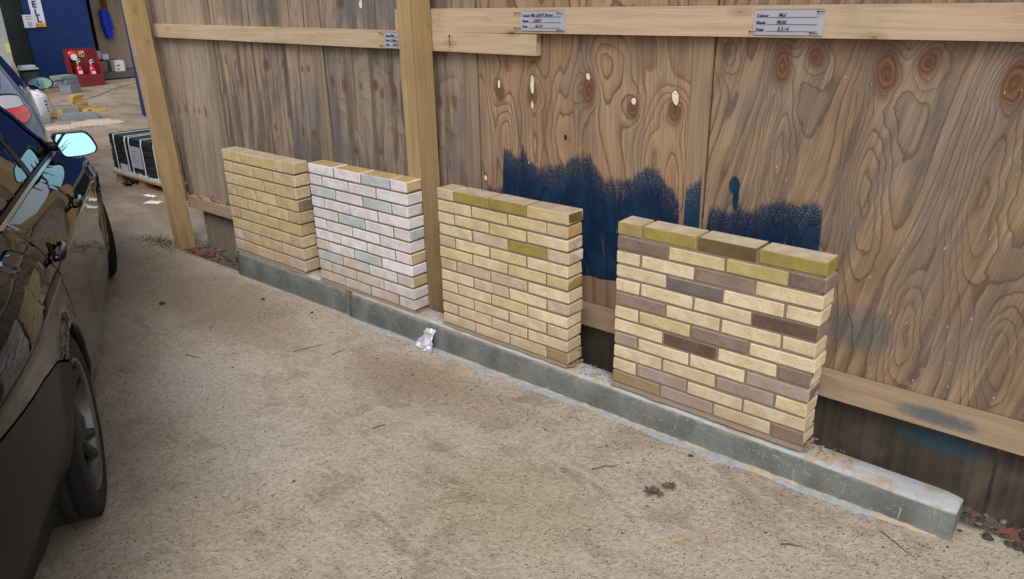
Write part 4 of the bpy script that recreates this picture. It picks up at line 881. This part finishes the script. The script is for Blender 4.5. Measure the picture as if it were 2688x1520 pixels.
# sign with letters and small notice
sg = thing('letter_sign', 'tall white sign with stacked letters and an orange foot, on the navy door', 'sign', (-18.38, 4.45, 1.15))
B('board', -18.385, -18.375, 4.30, 4.56, 1.15, 2.4, 'signw', sg); B('orange_band', -18.3745, -18.37, 4.30, 4.56, 1.15, 1.235, 'orange', sg)
for ch, z, y in (('E', 1.575, 4.352), ('L', 1.40, 4.372), ('L', 1.25, 4.39)): text_part('letter', ch, .20, M['ink'], (-18.372, y, z), (0, 1, 0), (0, 0, 1), sg, ext=.002, bold=.006)
text_part('small_print', 'FOR SALE', .035, M['ink'], (-18.368, 4.34, 1.175), (0, 1, 0), (0, 0, 1), sg, ext=.001)
nt = thing('paper_notice', 'small white notice overlapping the lower left of the letter sign', 'notice', (-18.365, 4.22, 1.14))
B('sheet', -18.368, -18.362, 4.10, 4.335, 1.14, 1.42, 'signw', nt); B('picture', -18.3615, -18.360, 4.18, 4.27, 1.16, 1.27, 'greenish', nt)
for i in range(2): B('print_line', -18.3615, -18.360, 4.16, 4.28, 1.32+.05*i, 1.335+.05*i, 'redprint' if i else 'ink', nt)
# left of the door
B0 = tag(B('dark_green_sheet', -18.75, -18.70, 3.30, 4.14, GZ, 2.5, 'darkgreen'), 'very dark green sheet wall filling the recess left of the navy door', 'wall', kind='thing')
gp = thing('grey_wall_panel', 'light grey wall panel with a faded yellow sticker at the far left edge', 'wall', (-17.5, 3.2, GZ))
g = MB(); g.box(-17.52, -17.46, 2.2, 3.43, GZ, 2.4); g.build('panel', M['greywall'], gp); B('sticker', -17.459, -17.455, 3.34, 3.43, .66, .86, 'yellowp', gp)
bn = thing('black_bin', 'black box bin with a clear lidded tub on top, left of the navy door', 'bin', (-17.75, 3.75, GZ))
B('bin_body', -18.0, -17.55, 3.55, 3.92, GZ, .25, 'darkgreen', bn, .02); B('lid', -18.02, -17.53, 3.53, 3.94, .25, .275, 'black', bn, .008)
tb = thing('clear_tub', 'clear plastic tub on top of the black bin', 'tub', (-17.75, 3.75, .276))
B('tub_base', -17.9, -17.56, 3.56, 3.92, .277, .31, 'clearbox', tb, .006); B('tub_lid', -17.88, -17.58, 3.60, 3.88, .311, .37, 'clearbox', tb, .012)
pk = MB()
for i in range(3): pk.tube([(-17.3+.03*i, 3.33+.05*i, GZ), (-17.43, 3.36+.03*i, .36+.05*i)], .012, 6)
tag(pk.build('timber_offcut', M['pallet']), 'thin timber offcuts leaning on the grey wall panel', 'timber')
# fire point
fp = thing('fire_point', 'dark red open fire point box with a slanted side, bell and small sign', 'fire point', (-17.6, 4.9, GZ))
B('back_board', -17.82, -17.79, 4.60, 5.25, GZ, .66, 'red', fp, .004); g = MB()
for y0 in (4.58, 5.235):
    b = len(g.v)
    for y in (y0, y0+.02):
        for (x, z) in ((-17.79, GZ), (-17.50, GZ), (-17.50, .08), (-17.62, .60), (-17.79, .65)): g.v.append(Vector((x, y, z)))
    g.face(b+4, b+3, b+2, b+1, b); g.face(b+5, b+6, b+7, b+8, b+9)
    for i in range(5): g.face(b+i, b+(i+1) % 5, b+5+(i+1) % 5, b+5+i)
g.build('side_panel', M['red'], fp); B('front_panel', -17.50, -17.48, 4.72, 5.255, GZ, .085, 'red', fp, .003)
B('front_panel', -17.50, -17.48, 4.56, 4.72, GZ, .085, 'red', fp)
g = MB(); g.lathe((-17.78, 4.76, .50), (1, 0, 0), [(0, .125), (.05, .12), (.07, .095), (.07, 0)], 28); bl = g.build('fire_bell', M['redgloss'], fp, smooth=True)
g = MB(); g.lathe((-17.70, 4.76, .475), (1, 0, 0), [(0, .072), (.004, .07), (.004, 0)], 20); g.build('gong_face', M['white'], bl)
sgn = B('safety_sign', -17.785, -17.78, 4.91, 5.03, .47, .60, 'yellowp', fp)
for (a, b, c, d) in ((4.925, 4.955, .49, .53), (4.975, 5.015, .49, .55), (4.93, 4.96, .555, .585)): B('pictogram', -17.779, -17.776, a, b, c, d, 'red', sgn)
for y, hh, lab in ((4.79, 0, 'left red fire extinguisher standing in the fire point'), (5.08, -.03, 'right red fire extinguisher with a pale label in the fire point')):
    t = thing('fire_extinguisher', lab, 'extinguisher', (-17.65, y, GZ+.002), 'extinguishers in the fire point')
    g = MB(); g.lathe((-17.65, y, GZ+.002), (0, 0, 1), [(0, .0), (0, .075), (.02, .082), (.40+hh, .082), (.45+hh, .066), (.475+hh, .03), (.50+hh, .024)], 22); g.build('cylinder', M['redgloss'], t, smooth=True)
    g = MB(); g.tube([(-17.65, y, .29+hh), (-17.65, y, .36+hh)], .02, 8); g.tube([(-17.65, y-.02, .36+hh), (-17.65, y+.07, .38+hh)], .011, 6); g.tube([(-17.65, y-.02, .40+hh), (-17.65, y+.06, .43+hh)], .009, 6); g.build('valve_handle', M['white'], t)
    g = MB(); g.tube([(-17.62, y-.02, .34+hh), (-17.58, y-.09, .30+hh), (-17.57, y-.10, .12), (-17.57, y-.09, .02)], .011, 6); g.build('hose', M['black'], t)
    B('label', -17.567, -17.562, y-.04, y+.045, .10+hh, .17+hh, 'white', t)
# inside the doorway
jk = thing('puffer_jacket', 'bright blue quilted puffer jacket hanging on the doorway lining', 'jacket', (-19.5, 6.4, .78))
g = MB(); rows = []
for i in range(41):
    z = 1.50-.72*i/40; q_ = i/40; yc = 6.39+.04*q_; wd = .09+.035*math.sin(q_*3.0)-.01*q_; puff = 1+.10*abs(math.sin(q_*math.pi*6.5)); 
    if i < 3: wd *= .55+.15*i
    if i > 38: wd *= .8
    rows.append([(-19.58+math.sin(a)*.085*puff, yc+math.cos(a)*wd*puff, z+.004*math.sin(a*5)) for a in [j*2*math.pi/20 for j in range(21)]])
g.grid(rows); g.build('quilted_body', M['jacket'], jk, smooth=True)
g = MB(); rows = []
for i in range(25):
    q_ = i/24; z = 1.43-.45*q_; rows.append([(-19.52+math.sin(a)*.05*(1+.12*abs(math.sin(q_*14))), 6.475+.035*q_+math.cos(a)*.045*(1+.12*abs(math.sin(q_*14))), z) for a in [j*2*math.pi/14 for j in range(15)]])
g.grid(rows); g.build('sleeve', M['jacket'], jk, smooth=True)
c1 = thing('white_carton', 'white carton with red print standing on the cabin floor in the doorway', 'box', (-18.95, 6.24, -.01)); B('carton', -19.1, -18.85, 6.12, 6.36, -.008, .24, 'white', c1, .004); B('flap', -19.1, -18.85, 6.11, 6.34, .241, .262, 'white', c1); B('red_print', -18.849, -18.846, 6.15, 6.25, .12, .155, 'redprint', c1); B('red_print', -18.849, -18.846, 6.17, 6.21, .03, .08, 'redprint', c1)
tag(B('blue_carton', -19.35, -19.2, 6.0, 6.15, .28, .42, 'signw'), 'small pale blue carton resting behind the white carton', 'box'); tag(B('grey_crate', -19.4, -19.12, 5.98, 6.34, -.008, .28, 'floorgrey'), 'low grey crate behind the white carton', 'crate')
tag(B('brown_carton', -19.2, -18.98, 5.80, 5.98, -.008, .25, 'cardboard', None, .01), 'crushed brown carton on the doorway floor', 'box')
bt = thing('spray_bottle', 'dark topped pale bottle standing in the dark doorway', 'bottle', (-19.3, 5.95, .28)); B('shelf', -19.5, -19.15, 5.6, 5.99, .26, .285, 'darkin', bt); B('bottle_body', -19.34, -19.24, 5.90, 5.99, .29, .50, 'silverfilm', bt, .015); B('cap', -19.32, -19.26, 5.92, 5.97, .50, .59, 'black', bt, .01)
# blocks, bricks, bag
def blk(x, y, z, L, D, H, rz, mat, lab, group, name='concrete_block', cat='block', tilt=0, bev=.006):
    g = MB(); c, s_ = math.cos(rz), math.sin(rz); g.obox((x, y, z+H/2), (c*L/2, s_*L/2, 0), (-s_*D/2, c*D/2, tilt*D/2), (0, 0, H/2), jit=.004)
    o = g.build(name, M[mat], bevel=bev); return tag(o, lab, cat, group, 'thing')
PI2 = math.pi/2; GB = 'grey concrete blocks in the yard'
blk(-16.45, 4.09, GZ, .30, .30, .20, .45, 'block', 'square grey block at the foot of the tall block stack by the fire point', GB)
blk(-16.47, 4.07, GZ+.205, .30, .32, .085, .40, 'block', 'middle grey block of the tall stack by the fire point', GB)
blk(-16.50, 4.02, GZ+.295, .36, .40, .075, .30, 'block', 'topmost grey slab block of the stack by the fire point', GB)
blk(-17.1, 3.95, GZ, .40, .42, .10, .2, 'blockw', 'lower weathered block behind the tall block stack', GB); blk(-17.1, 3.95, GZ+.105, .42, .44, .08, .25, 'blockw', 'upper weathered slab behind the tall block stack', GB)
blk(-17.35, 4.00, GZ+.19, .30, .40, .03, .2, 'block', 'thin tilted slab leaning behind the block stack', GB, tilt=.25)
blk(-11.90, 2.52, GZ, .215, .56, .10, -.28, 'block', 'long grey block lying nearest, left of the pale sand patch', GB)
blk(-12.95, 2.72, GZ, .215, .36, .10, -.15, 'blockw', 'weathered block lying behind the long grey block', GB); blk(-13.15, 2.72, GZ+.0, .20, .30, .12, -.12, 'block', 'grey block touching the back of the weathered block', GB)
blk(-11.90, 1.98, GZ, .16, .17, .09, -.1, 'block', 'small grey half block in front of the white bag', GB)
blk(-11.88, 1.865, GZ, .12, .045, .09, -.1, 'ybrick', 'pale brick end beside the small half block', None, 'broken_brick', 'brick')
k_ = 0
for (x, y, z, rz, lab) in ((-13.0, 3.02, 0, .1, 'bottom brick of the short yellow stack in the yard'), (-13.0, 2.97, .058, .3, 'second brick up in the short yellow stack'), (-13.0, 2.98, .116, .1, 'third brick up in the short yellow stack'), (-13.0, 2.93, .174, .2, 'fourth brick up in the short yellow stack, pale top'), (-13.0, 2.94, .232, .35, 'topmost brick of the short yellow stack'),
                           (-12.75, 3.02, 0, .5, 'loose yellow brick lying in front of the short stack'), (-12.62, 3.13, 0, -.4, 'pale yellow brick nearest the right end of the short stack'), (-13.05, 3.16, .0, .1, 'yellow brick right of the short stack')):
    blk(x, y, GZ+z, .11, .225, .055, rz, 'ybrick', lab, 'yellow bricks stacked in the yard', 'yellow_brick', 'brick', 0, .003)
ys_ = thing('brick_stack', 'taller stack of yellow bricks half hidden behind the white bag', 'brick stack', (-13.9, 2.7, GZ))
for i in range(6):
    for j in range(3): g = MB(); g.obox((-13.9-.115*j, 2.68, GZ+.028+.06*i), (.05, .01, 0), (-.02, .112, 0), (0, 0, .027), jit=.003); g.build('brick', M['ybrick'], ys_, bevel=.003)
B('slate_cap', -14.3, -13.8, 2.35, 2.72, GZ+.365, GZ+.38, 'slate', ys_)
bg_ = thing('bulk_bag', 'white woven bulk bag with lifting loop and small print, beside the silver blue car', 'bag', (-12.3, 2.0, GZ))
g = MB(); rows = []
for i in range(22):
    q_ = i/21; z = GZ+.50*q_; r = .30+.04*math.sin(q_*3.1)-.12*max(0, q_-.8)*4
    if i == 21: r = .02
    rows.append([(-12.35+math.cos(a)*r*1.1*(1+.03*nz(a*3, z*6)), 1.92+math.sin(a)*r*(.95)*(1+.06*nz(a*4, z*5, 3)), z+.03*nz(math.cos(a)*3, math.sin(a)*3, q_*3)) for a in [j*2*math.pi/40 for j in range(40)]+[0]])
g.grid(rows); bb_ = g.build('sack', M['bag'], bg_, smooth=True)
g = MB()
for (y0, z0) in ((2.02, .28), (1.72, .33)): g.tube([(-12.2, y0-.08, z0), (-12.22, y0-.06, z0+.09), (-12.22, y0-.01, z0+.12), (-12.2, y0+.05, z0+.06), (-12.18, y0+.09, z0-.02)], .020, 8)
g.build('lifting_loop', M['bag'], bg_, smooth=True)
g = MB()
for i in range(4): g.obox((-12.02-.018*i, 2.11+.004*i, .14-.055*i), (.001, 0, 0), (0, .022, .004), (0, 0, .011))
g.build('navy_print', M['ink'], bg_)
g = MB(); g.obox((-12.06, 1.98, .235), (.012, 0, .008), (0, .06, -.004), (0, 0, .012)); g.obox((-12.0, 2.16, -.07), (.001, 0, 0), (0, .02, 0), (0, 0, .012)); g.build('red_print', M['redprint'], bg_)
tag(B('yellow_offcut', -12.15, -12.0, 2.27, 2.33, GZ, -.02, 'ybrick', None, .01), 'yellow bag corner showing behind the white bulk bag', 'bag')
wb = MB(); wb.lathe((-13.0, 1.92, -.19), (0, 0, 1), [(0, .0), (0, .13), (.5, .135), (.58, .125), (.63, .08), (.64, 0)], 24); tag(wb.build('white_sack', M['bag'], smooth=True), 'plain white sack behind the mirror of the silver blue car', 'sack')
# sticks and rubble beside the stack, pale sand, hose
g = MB()
for i in range(9): a = random.uniform(-.6, .6); x, y = -13.0+random.uniform(-.3, .2), 2.4+random.uniform(-.12, .12); g.tube([(x, y, GZ+.02), (x+.05*a, y+.25, GZ+.04+.02*a)], .012, 5)
for i in range(60): r = random.uniform(.008, .03); rock(g, (-12.4+random.uniform(-.5, .5), 2.35+random.uniform(-.25, .3), GZ+r*.3), r)
for i in range(260): r = random.uniform(.004, .018); rock(g, (-11.2+random.gauss(0, .5), 2.1+random.gauss(0, .5), GZ+r*.25), r)
tag(g.build('yard_rubble', M['pallet']), 'splinters and rubble between the bag and the grey blocks', 'rubble', kind='stuff')
def blob(name, cx, cy, rx, ry, z, h, mat, lab, cat, seed, kind=None):
    g = MB(); rows = []
    for i in range(9):
        q_ = i/8; rows.append([(cx+math.cos(a)*rx*q_*(1+.35*nz(math.cos(a)*2, math.sin(a)*2, seed)), cy+math.sin(a)*ry*q_*(1+.35*nz(math.cos(a)*2, math.sin(a)*2, seed)), z+h*(1-q_**2)) for a in [j*2*math.pi/48 for j in range(48)]+[0]])
    g.grid(rows); return tag(g.build(name, M[mat], smooth=True), lab, cat, kind=kind)
blob('sand_patch', -11.25, 2.52, .42, .35, GZ+.001, .012, 'sandpile', 'pale sand patch', 'sand', 1, 'stuff'); blob('sand_patch', -11.2, 1.95, .30, .30, GZ+.001, .010, 'sandpile', 'pale sand strip', 'sand', 4, 'stuff')
g = MB(); g.tube([(-14.6, 3.55, GZ+.012), (-15.0, 3.95, GZ+.012), (-15.5, 4.35, GZ+.012), (-16.0, 4.71, GZ+.012), (-16.6, 5.2, GZ+.012), (-17.2, 5.85, GZ+.012), (-17.6, 6.3, GZ+.012)], .012, 6); tag(g.build('yard_hose', M['hose'], smooth=True), 'thin pale hose lying across the yard towards the cabin', 'hose')

# ------------------------------------------------------------------ strapped pallet of slates
sp = thing('slate_pallet', 'strapped pack of dark slates on a wooden pallet, beyond the left end fence post', 'pallet', (-5.95, 1.2, GZ))
px0, px1, py0, py1 = -6.46, -5.28, .83, 1.62
for yy in (py0+.03, (py0+py1)/2, py1-.03): B('bottom_board', px0-.02, px1+.02, yy-.045, yy+.045, GZ+.001, GZ+.02, 'pallet', sp)
for xx in (px0+.06, (px0+px1)/2, px1-.06):
    for yy in (py0+.03, (py0+py1)/2, py1-.03): B('pallet_block', xx-.06, xx+.06, yy-.045, yy+.045, GZ+.021, GZ+.105, 'pallet', sp)
for i in range(7): yy = py0+(py1-py0)*i/6; B('deck_board', px0-.01, px1+.01, yy-.045, yy+.045, GZ+.106, GZ+.124, 'pallet', sp)
z = GZ+.126; g = MB(); zs = []; nl = 26; th = .0148
for i in range(nl):
    zz = z+th*i
    for j in range(5):
        xa = px0+(px1-px0)*j/5; dx = random.uniform(-.006, .006); lnx = (.035*math.sin(i/nl*2.2)) if j == 0 else 0; g.box(xa+.003+dx-(.05-lnx if j == 0 else 0), xa+(px1-px0)/5-.003+dx, py0+random.uniform(-.008, .008), py1+random.uniform(-.01, .01), zz+.0008, zz+th-.0008, jit=.0015)
g.build('slate', M['slate'], sp)['kind'] = 'stuff'
zt = z+th*nl+.002
def strap(xx, wd):
    g = MB(); path = [(py0-.014, GZ+.10), (py0-.016, zt-.05), (py0-.006, zt+.006), (py0+.1, zt+.005), (py1-.02, zt+.005), (py1+.014, zt-.01), (py1+.014, GZ+.10)]
    rows = [[(xx-wd/2+.006*nz(y*5, z_*9, xx), y, z_), (xx, y-.004*(z_ < zt), z_+.003), (xx+wd/2+.006*nz(y*5, z_*9, xx+3), y, z_)] for (y, z_) in dens(path, .03, False)]
    g.grid(rows, flip=True); g.build('strap', M['strap'], sp, smooth=True)
for xx, wd in ((-6.34, .030), (-6.08, .034), (-5.99, .028), (-5.72, .034), (-5.45, .03)): strap(xx, wd)
g = MB()
for i in range(60): xx = px0+(px1-px0)*i/60; g.obox((xx+.01, py0-.016+random.uniform(-.006, .004), GZ+.135+random.uniform(-.012, .012)), (.013, 0, random.uniform(-.004, .004)), (0, .003, 0), (0, random.uniform(-.004, .004), random.uniform(.012, .024)))
g.build('plastic_skirt', M['strap'], sp)['kind'] = 'stuff'
lb = B('delivery_label', -5.965, -5.745, py0-.022, py0-.019, .03, .25, 'card', sp)
for i, wdt in enumerate((.12, .05, .04, .15, .10)): B('text_line', -5.93, -5.93+wdt, py0-.0235, py0-.0225, .20-.03*i, .2035-.03*i, 'ink', lb)
lb = B('small_label', -6.27, -6.10, py0-.022, py0-.019, -.04, .035, 'silverfilm', sp); B('red_mark', -6.13, -6.105, py0-.0235, py0-.0225, .012, .033, 'redprint', lb)
g = MB(); rock(g, (-6.16, .79, GZ+.03), .05, 0, .8); rock(g, (-6.12, .80, GZ+.03), .04, 0, .8); tag(g.build('film_scrap', M['black']), 'crumpled black film scrap at the foot of the slate pallet', 'scrap')

# ------------------------------------------------------------------ small loose things on the concrete
def sheet(name, x, y, a, b, rz, mat, lab, cat, crump=.006, dz=.003):
    g = MB(); rows = []
    for i in range(6):
        rows.append([(x+math.cos(rz)*a*(i/5-.5)-math.sin(rz)*b*(j/5-.5), y+math.sin(rz)*a*(i/5-.5)+math.cos(rz)*b*(j/5-.5), gh(x, y)+dz+crump*(nz(i*.9, j*.9, x)+.5)) for j in range(6)])
    g.grid(rows); return tag(g.build(name, M[mat]), lab, cat)
sheet('paper_scrap', -5.20, .61, .16, .10, .5, 'paper', 'white square of paper lying left of the first fence post', 'paper', .004)
sheet('paper_scrap', -5.46, .70, .18, .05, .2, 'paper', 'thin crumpled white paper strip near the slate pallet', 'paper', .015)
sheet('paper_scrap', -6.0, .35, .05, .025, 1, 'paper', 'tiny white scrap on the yard left of the pallet', 'paper', .01)
# crumpled foil paper leaning on the plinth
g = MB(); rows = []; rr = random.Random(5)
for i in range(9):
    q_ = i/8; rows.append([(-.715+.10*(j/8-.5)*(1-.45*q_)+rr.uniform(-.006, .006)+.012*q_, -.070+.040*q_+rr.uniform(-.010, .010), gh(-.7, -.06)+.004+.085*q_+rr.uniform(-.006, .006)*(q_ > 0)) for j in range(9)])
g.grid(rows)
cf = Vector((-.715, -.055, gh(-.7, -.06)))
for v in g.v: v -= cf; v *= 1.25; v += cf
tag(g.build('crumpled_foil', M['foil']), 'crumpled silvery white foil wrapper leaning on the foot of the plinth', 'litter')
# dead leaf clump
g = MB()
for i in range(26):
    t = random.uniform(0, 6.28); r = random.uniform(0, .035) if i < 16 else random.uniform(.0, .02); x = .85+math.cos(t)*r+(0 if i < 16 else .02); y = -.395+math.sin(t)*r*.8+(0 if i < 16 else .07); z = gh(.85, -.39)+.004+random.uniform(0, .012)
    a = random.uniform(0, 3.1); d1 = Vector((math.cos(a), math.sin(a), random.uniform(-.3, .4)))*random.uniform(.008, .02); d2 = Vector((-math.sin(a), math.cos(a), random.uniform(-.5, .5)))*.010
    b = len(g.v); c = Vector((x, y, z)); g.v += [c-d1, c-d2, c+d1, c+d2+Vector((0, 0, .006))]; g.face(b, b+1, b+2, b+3)
tag(g.build('leaf_clump', M['leaf']), 'dark brown clump of dead leaf on the concrete before the mixed brick sample', 'leaf litter')
def twig(x, y, L, rz, lab, mat='twig', r=.0014):
    g = MB(); pts = [(x+math.cos(rz)*L*(t-.5)+.1*L*nz(t*3, x), y+math.sin(rz)*L*(t-.5)+.1*L*nz(t*3, y, 5), gh(x, y)+.003) for t in [i/6 for i in range(7)]]
    g.tube(pts, [r*1.2, r, r, r, r*.9, r*.7, r*.4], 6); tag(g.build('twig', M[mat]), lab, 'twig', 'twigs lying on the concrete')
twig(-1.62, -.86, .10, .3, 'short dark twig lying alone in the middle left of the concrete'); twig(-1.22, -.42, .17, 1.25, 'longest thin twig near the foot of the white brick sample'); twig(-1.05, -.36, .08, 1.5, 'short upright looking twig right of the longest twig')
twig(-.30, -.715, .055, 1.3, 'stubby brown twig in the centre of the concrete', r=.0025); twig(1.60, -.145, .15, -.45, 'dark curved twig near the right end of the plinth'); twig(.62, -.36, .11, .95, 'thin dark twig left of the leaf clump', r=.002)
twig(1.34, -.36, .07, .5, 'short dark twig right of the leaf clump', r=.0025); twig(.62, -.86, .09, 1.9, 'pale straw lying low in the centre foreground', 'straw', .0015); twig(-.05, -.22, .09, 2.6, 'fine twig near the plinth below the buff sample')
def chip(x, y, a, b, rz, lab, mat='straw'):
    g = MB(); c, s_ = math.cos(rz), math.sin(rz); g.obox((x, y, gh(x, y)+.003), (c*a, s_*a, 0), (-s_*b, c*b, 0), (0, 0, .0022), jit=.0015); tag(g.build('wood_chip', M[mat]), lab, 'wood chip', 'wood chips on the concrete')
chip(-1.58, -.36, .022, .005, .5, 'pale wood chip left of the longest twig'); chip(-1.36, -.52, .018, .006, .8, 'wood chip below the longest twig'); chip(-1.42, -.28, .016, .005, .4, 'small wood chip nearest the plinth at left'); chip(.42, -.70, .022, .006, .3, 'pale wood chip left of the straw'); chip(1.03, -.56, .018, .008, .9, 'left of two wood chips below the leaf clump'); chip(1.12, -.50, .022, .005, 2.2, 'right of two wood chips below the leaf clump'); chip(.80, -.17, .012, .006, .2, 'tiny pale chip beside the pebble')
def pebble(x, y, r, lab, mat='stone'):
    g = MB(); rock(g, (x, y, gh(x, y)+r*.3), r, 0, .6); tag(g.build('pebble', M[mat], bevel=r*.12), lab, 'pebble', 'pebbles on the concrete')
pebble(-2.505, -.602, .024, 'dark pebble nearest the car front wheel'); pebble(.836, -.096, 0.013, 'purple grey pebble below the mixed brick sample'); pebble(-2.05, -.18, .018, 'dark lump by the left end of the plinth', 'stone'); pebble(-1.62, -.12, .013, 'small pebble close to the plinth below the white sample')
for (x, y, r, rz, lab) in ((-3.50, .10, .035, .3, 'red brick fragment at the foot of the left post'), (-3.38, .13, .045, .9, 'largest red brick fragment in the trench by the left post'), (-3.30, .16, .03, 2, 'grey pink fragment right of the left post'), (1.86, .15, .045, .7, 'red brick fragment just beyond the plinth end'), (1.98, .20, .06, .2, 'larger red brick fragment by the far right of the fence')):
    g = MB(); c, s_ = math.cos(rz), math.sin(rz); g.obox((x, y, gh(x, y)+r*.35), (c*r, s_*r, .1*r), (-s_*r*.6, c*r*.6, .2*r), (0, -.2*r, r*.4), jit=r*.25); tag(g.build('brick_fragment', M['brickbit'], bevel=r*.12), lab, 'brick fragment', 'broken red brick bits by the fence')
# debris on the bottom rail and weeds by the first post
g = MB()
for i in range(70): x = random.gauss(-3.05, .12); r = random.uniform(.003, .009); rock(g, (x, random.uniform(.235, .285), .199+r*.2), r, 0)
for (x0, y0, L) in ((-3.52, .24, .05), (-3.34, .245, .04), (-3.30, .25, .06), (-3.12, .25, .04)):
    a_ = random.uniform(0, 6); g.tube([(x0+L*math.cos(a_+t*1.3)*t, y0+.01*t, .202+L*t*(1-t)*2.2) for t in (0, .25, .5, .75, 1)], [.0022, .003, .003, .002, .001], 5)
    g.tube([(x0, y0, .204), (x0+L*1.6, y0-.012, .203)], .0045, 5)
tag(g.build('rail_debris', M['leaf']), 'dry leaf debris caught on the bottom rail near the left post', 'debris', kind='stuff')
g = MB()
for i in range(420):
    x = random.gauss(-3.84, .13); y = random.gauss(.03, .05); a = random.uniform(0, 6.28); h_ = random.uniform(.006, .03); z = gh(x, y); b = len(g.v)
    g.v += [Vector((x-.003*math.cos(a), y-.003*math.sin(a), z)), Vector((x+.003*math.cos(a), y+.003*math.sin(a), z)), Vector((x+.012*math.sin(a), y+.012*math.cos(a), z+h_))]; g.face(b, b+1, b+2)
tag(g.build('moss_weeds', M['moss']), 'low mossy weeds at the foot of the left post', 'weeds', kind='stuff')

# ------------------------------------------------------------------ bare tree behind the camera, seen in the door mirror
tt = thing('bare_tree', 'bare winter tree mirrored in the door mirror of the dark car', 'tree', (8.2, -6.3, -.1))
g = MB(); rt = random.Random(3)
def grow(p, d, L, r, lvl):
    q_ = p+d*L; g2 = g; g2.tube([p, (p+q_)/2+Vector((rt.uniform(-1, 1), rt.uniform(-1, 1), 0))*L*.05, q_], [r, r*.85, r*.68], 5, cap=False)
    if lvl == 0: return
    for i in range(3 if lvl > 1 else 4):
        nd_ = (d+Vector((rt.uniform(-1, 1), rt.uniform(-1, 1), rt.uniform(-.3, .8)))*.62).normalized(); grow(q_ if i < 2 else (p+q_)/2, nd_, L*rt.uniform(.62, .85), r*.6, lvl-1)
grow(Vector((8.2, -6.3, 2.0)), Vector((0, 0, 1)), 1.2, .10, 6); g.build('crown', M['bark'], tt)
g = MB(); g.tube([(8.2, -6.3, -.15), (8.22, -6.28, 1), (8.2, -6.3, 2.05)], [.16, .12, .10], 10); g.build('trunk', M['bark'], tt, smooth=True)
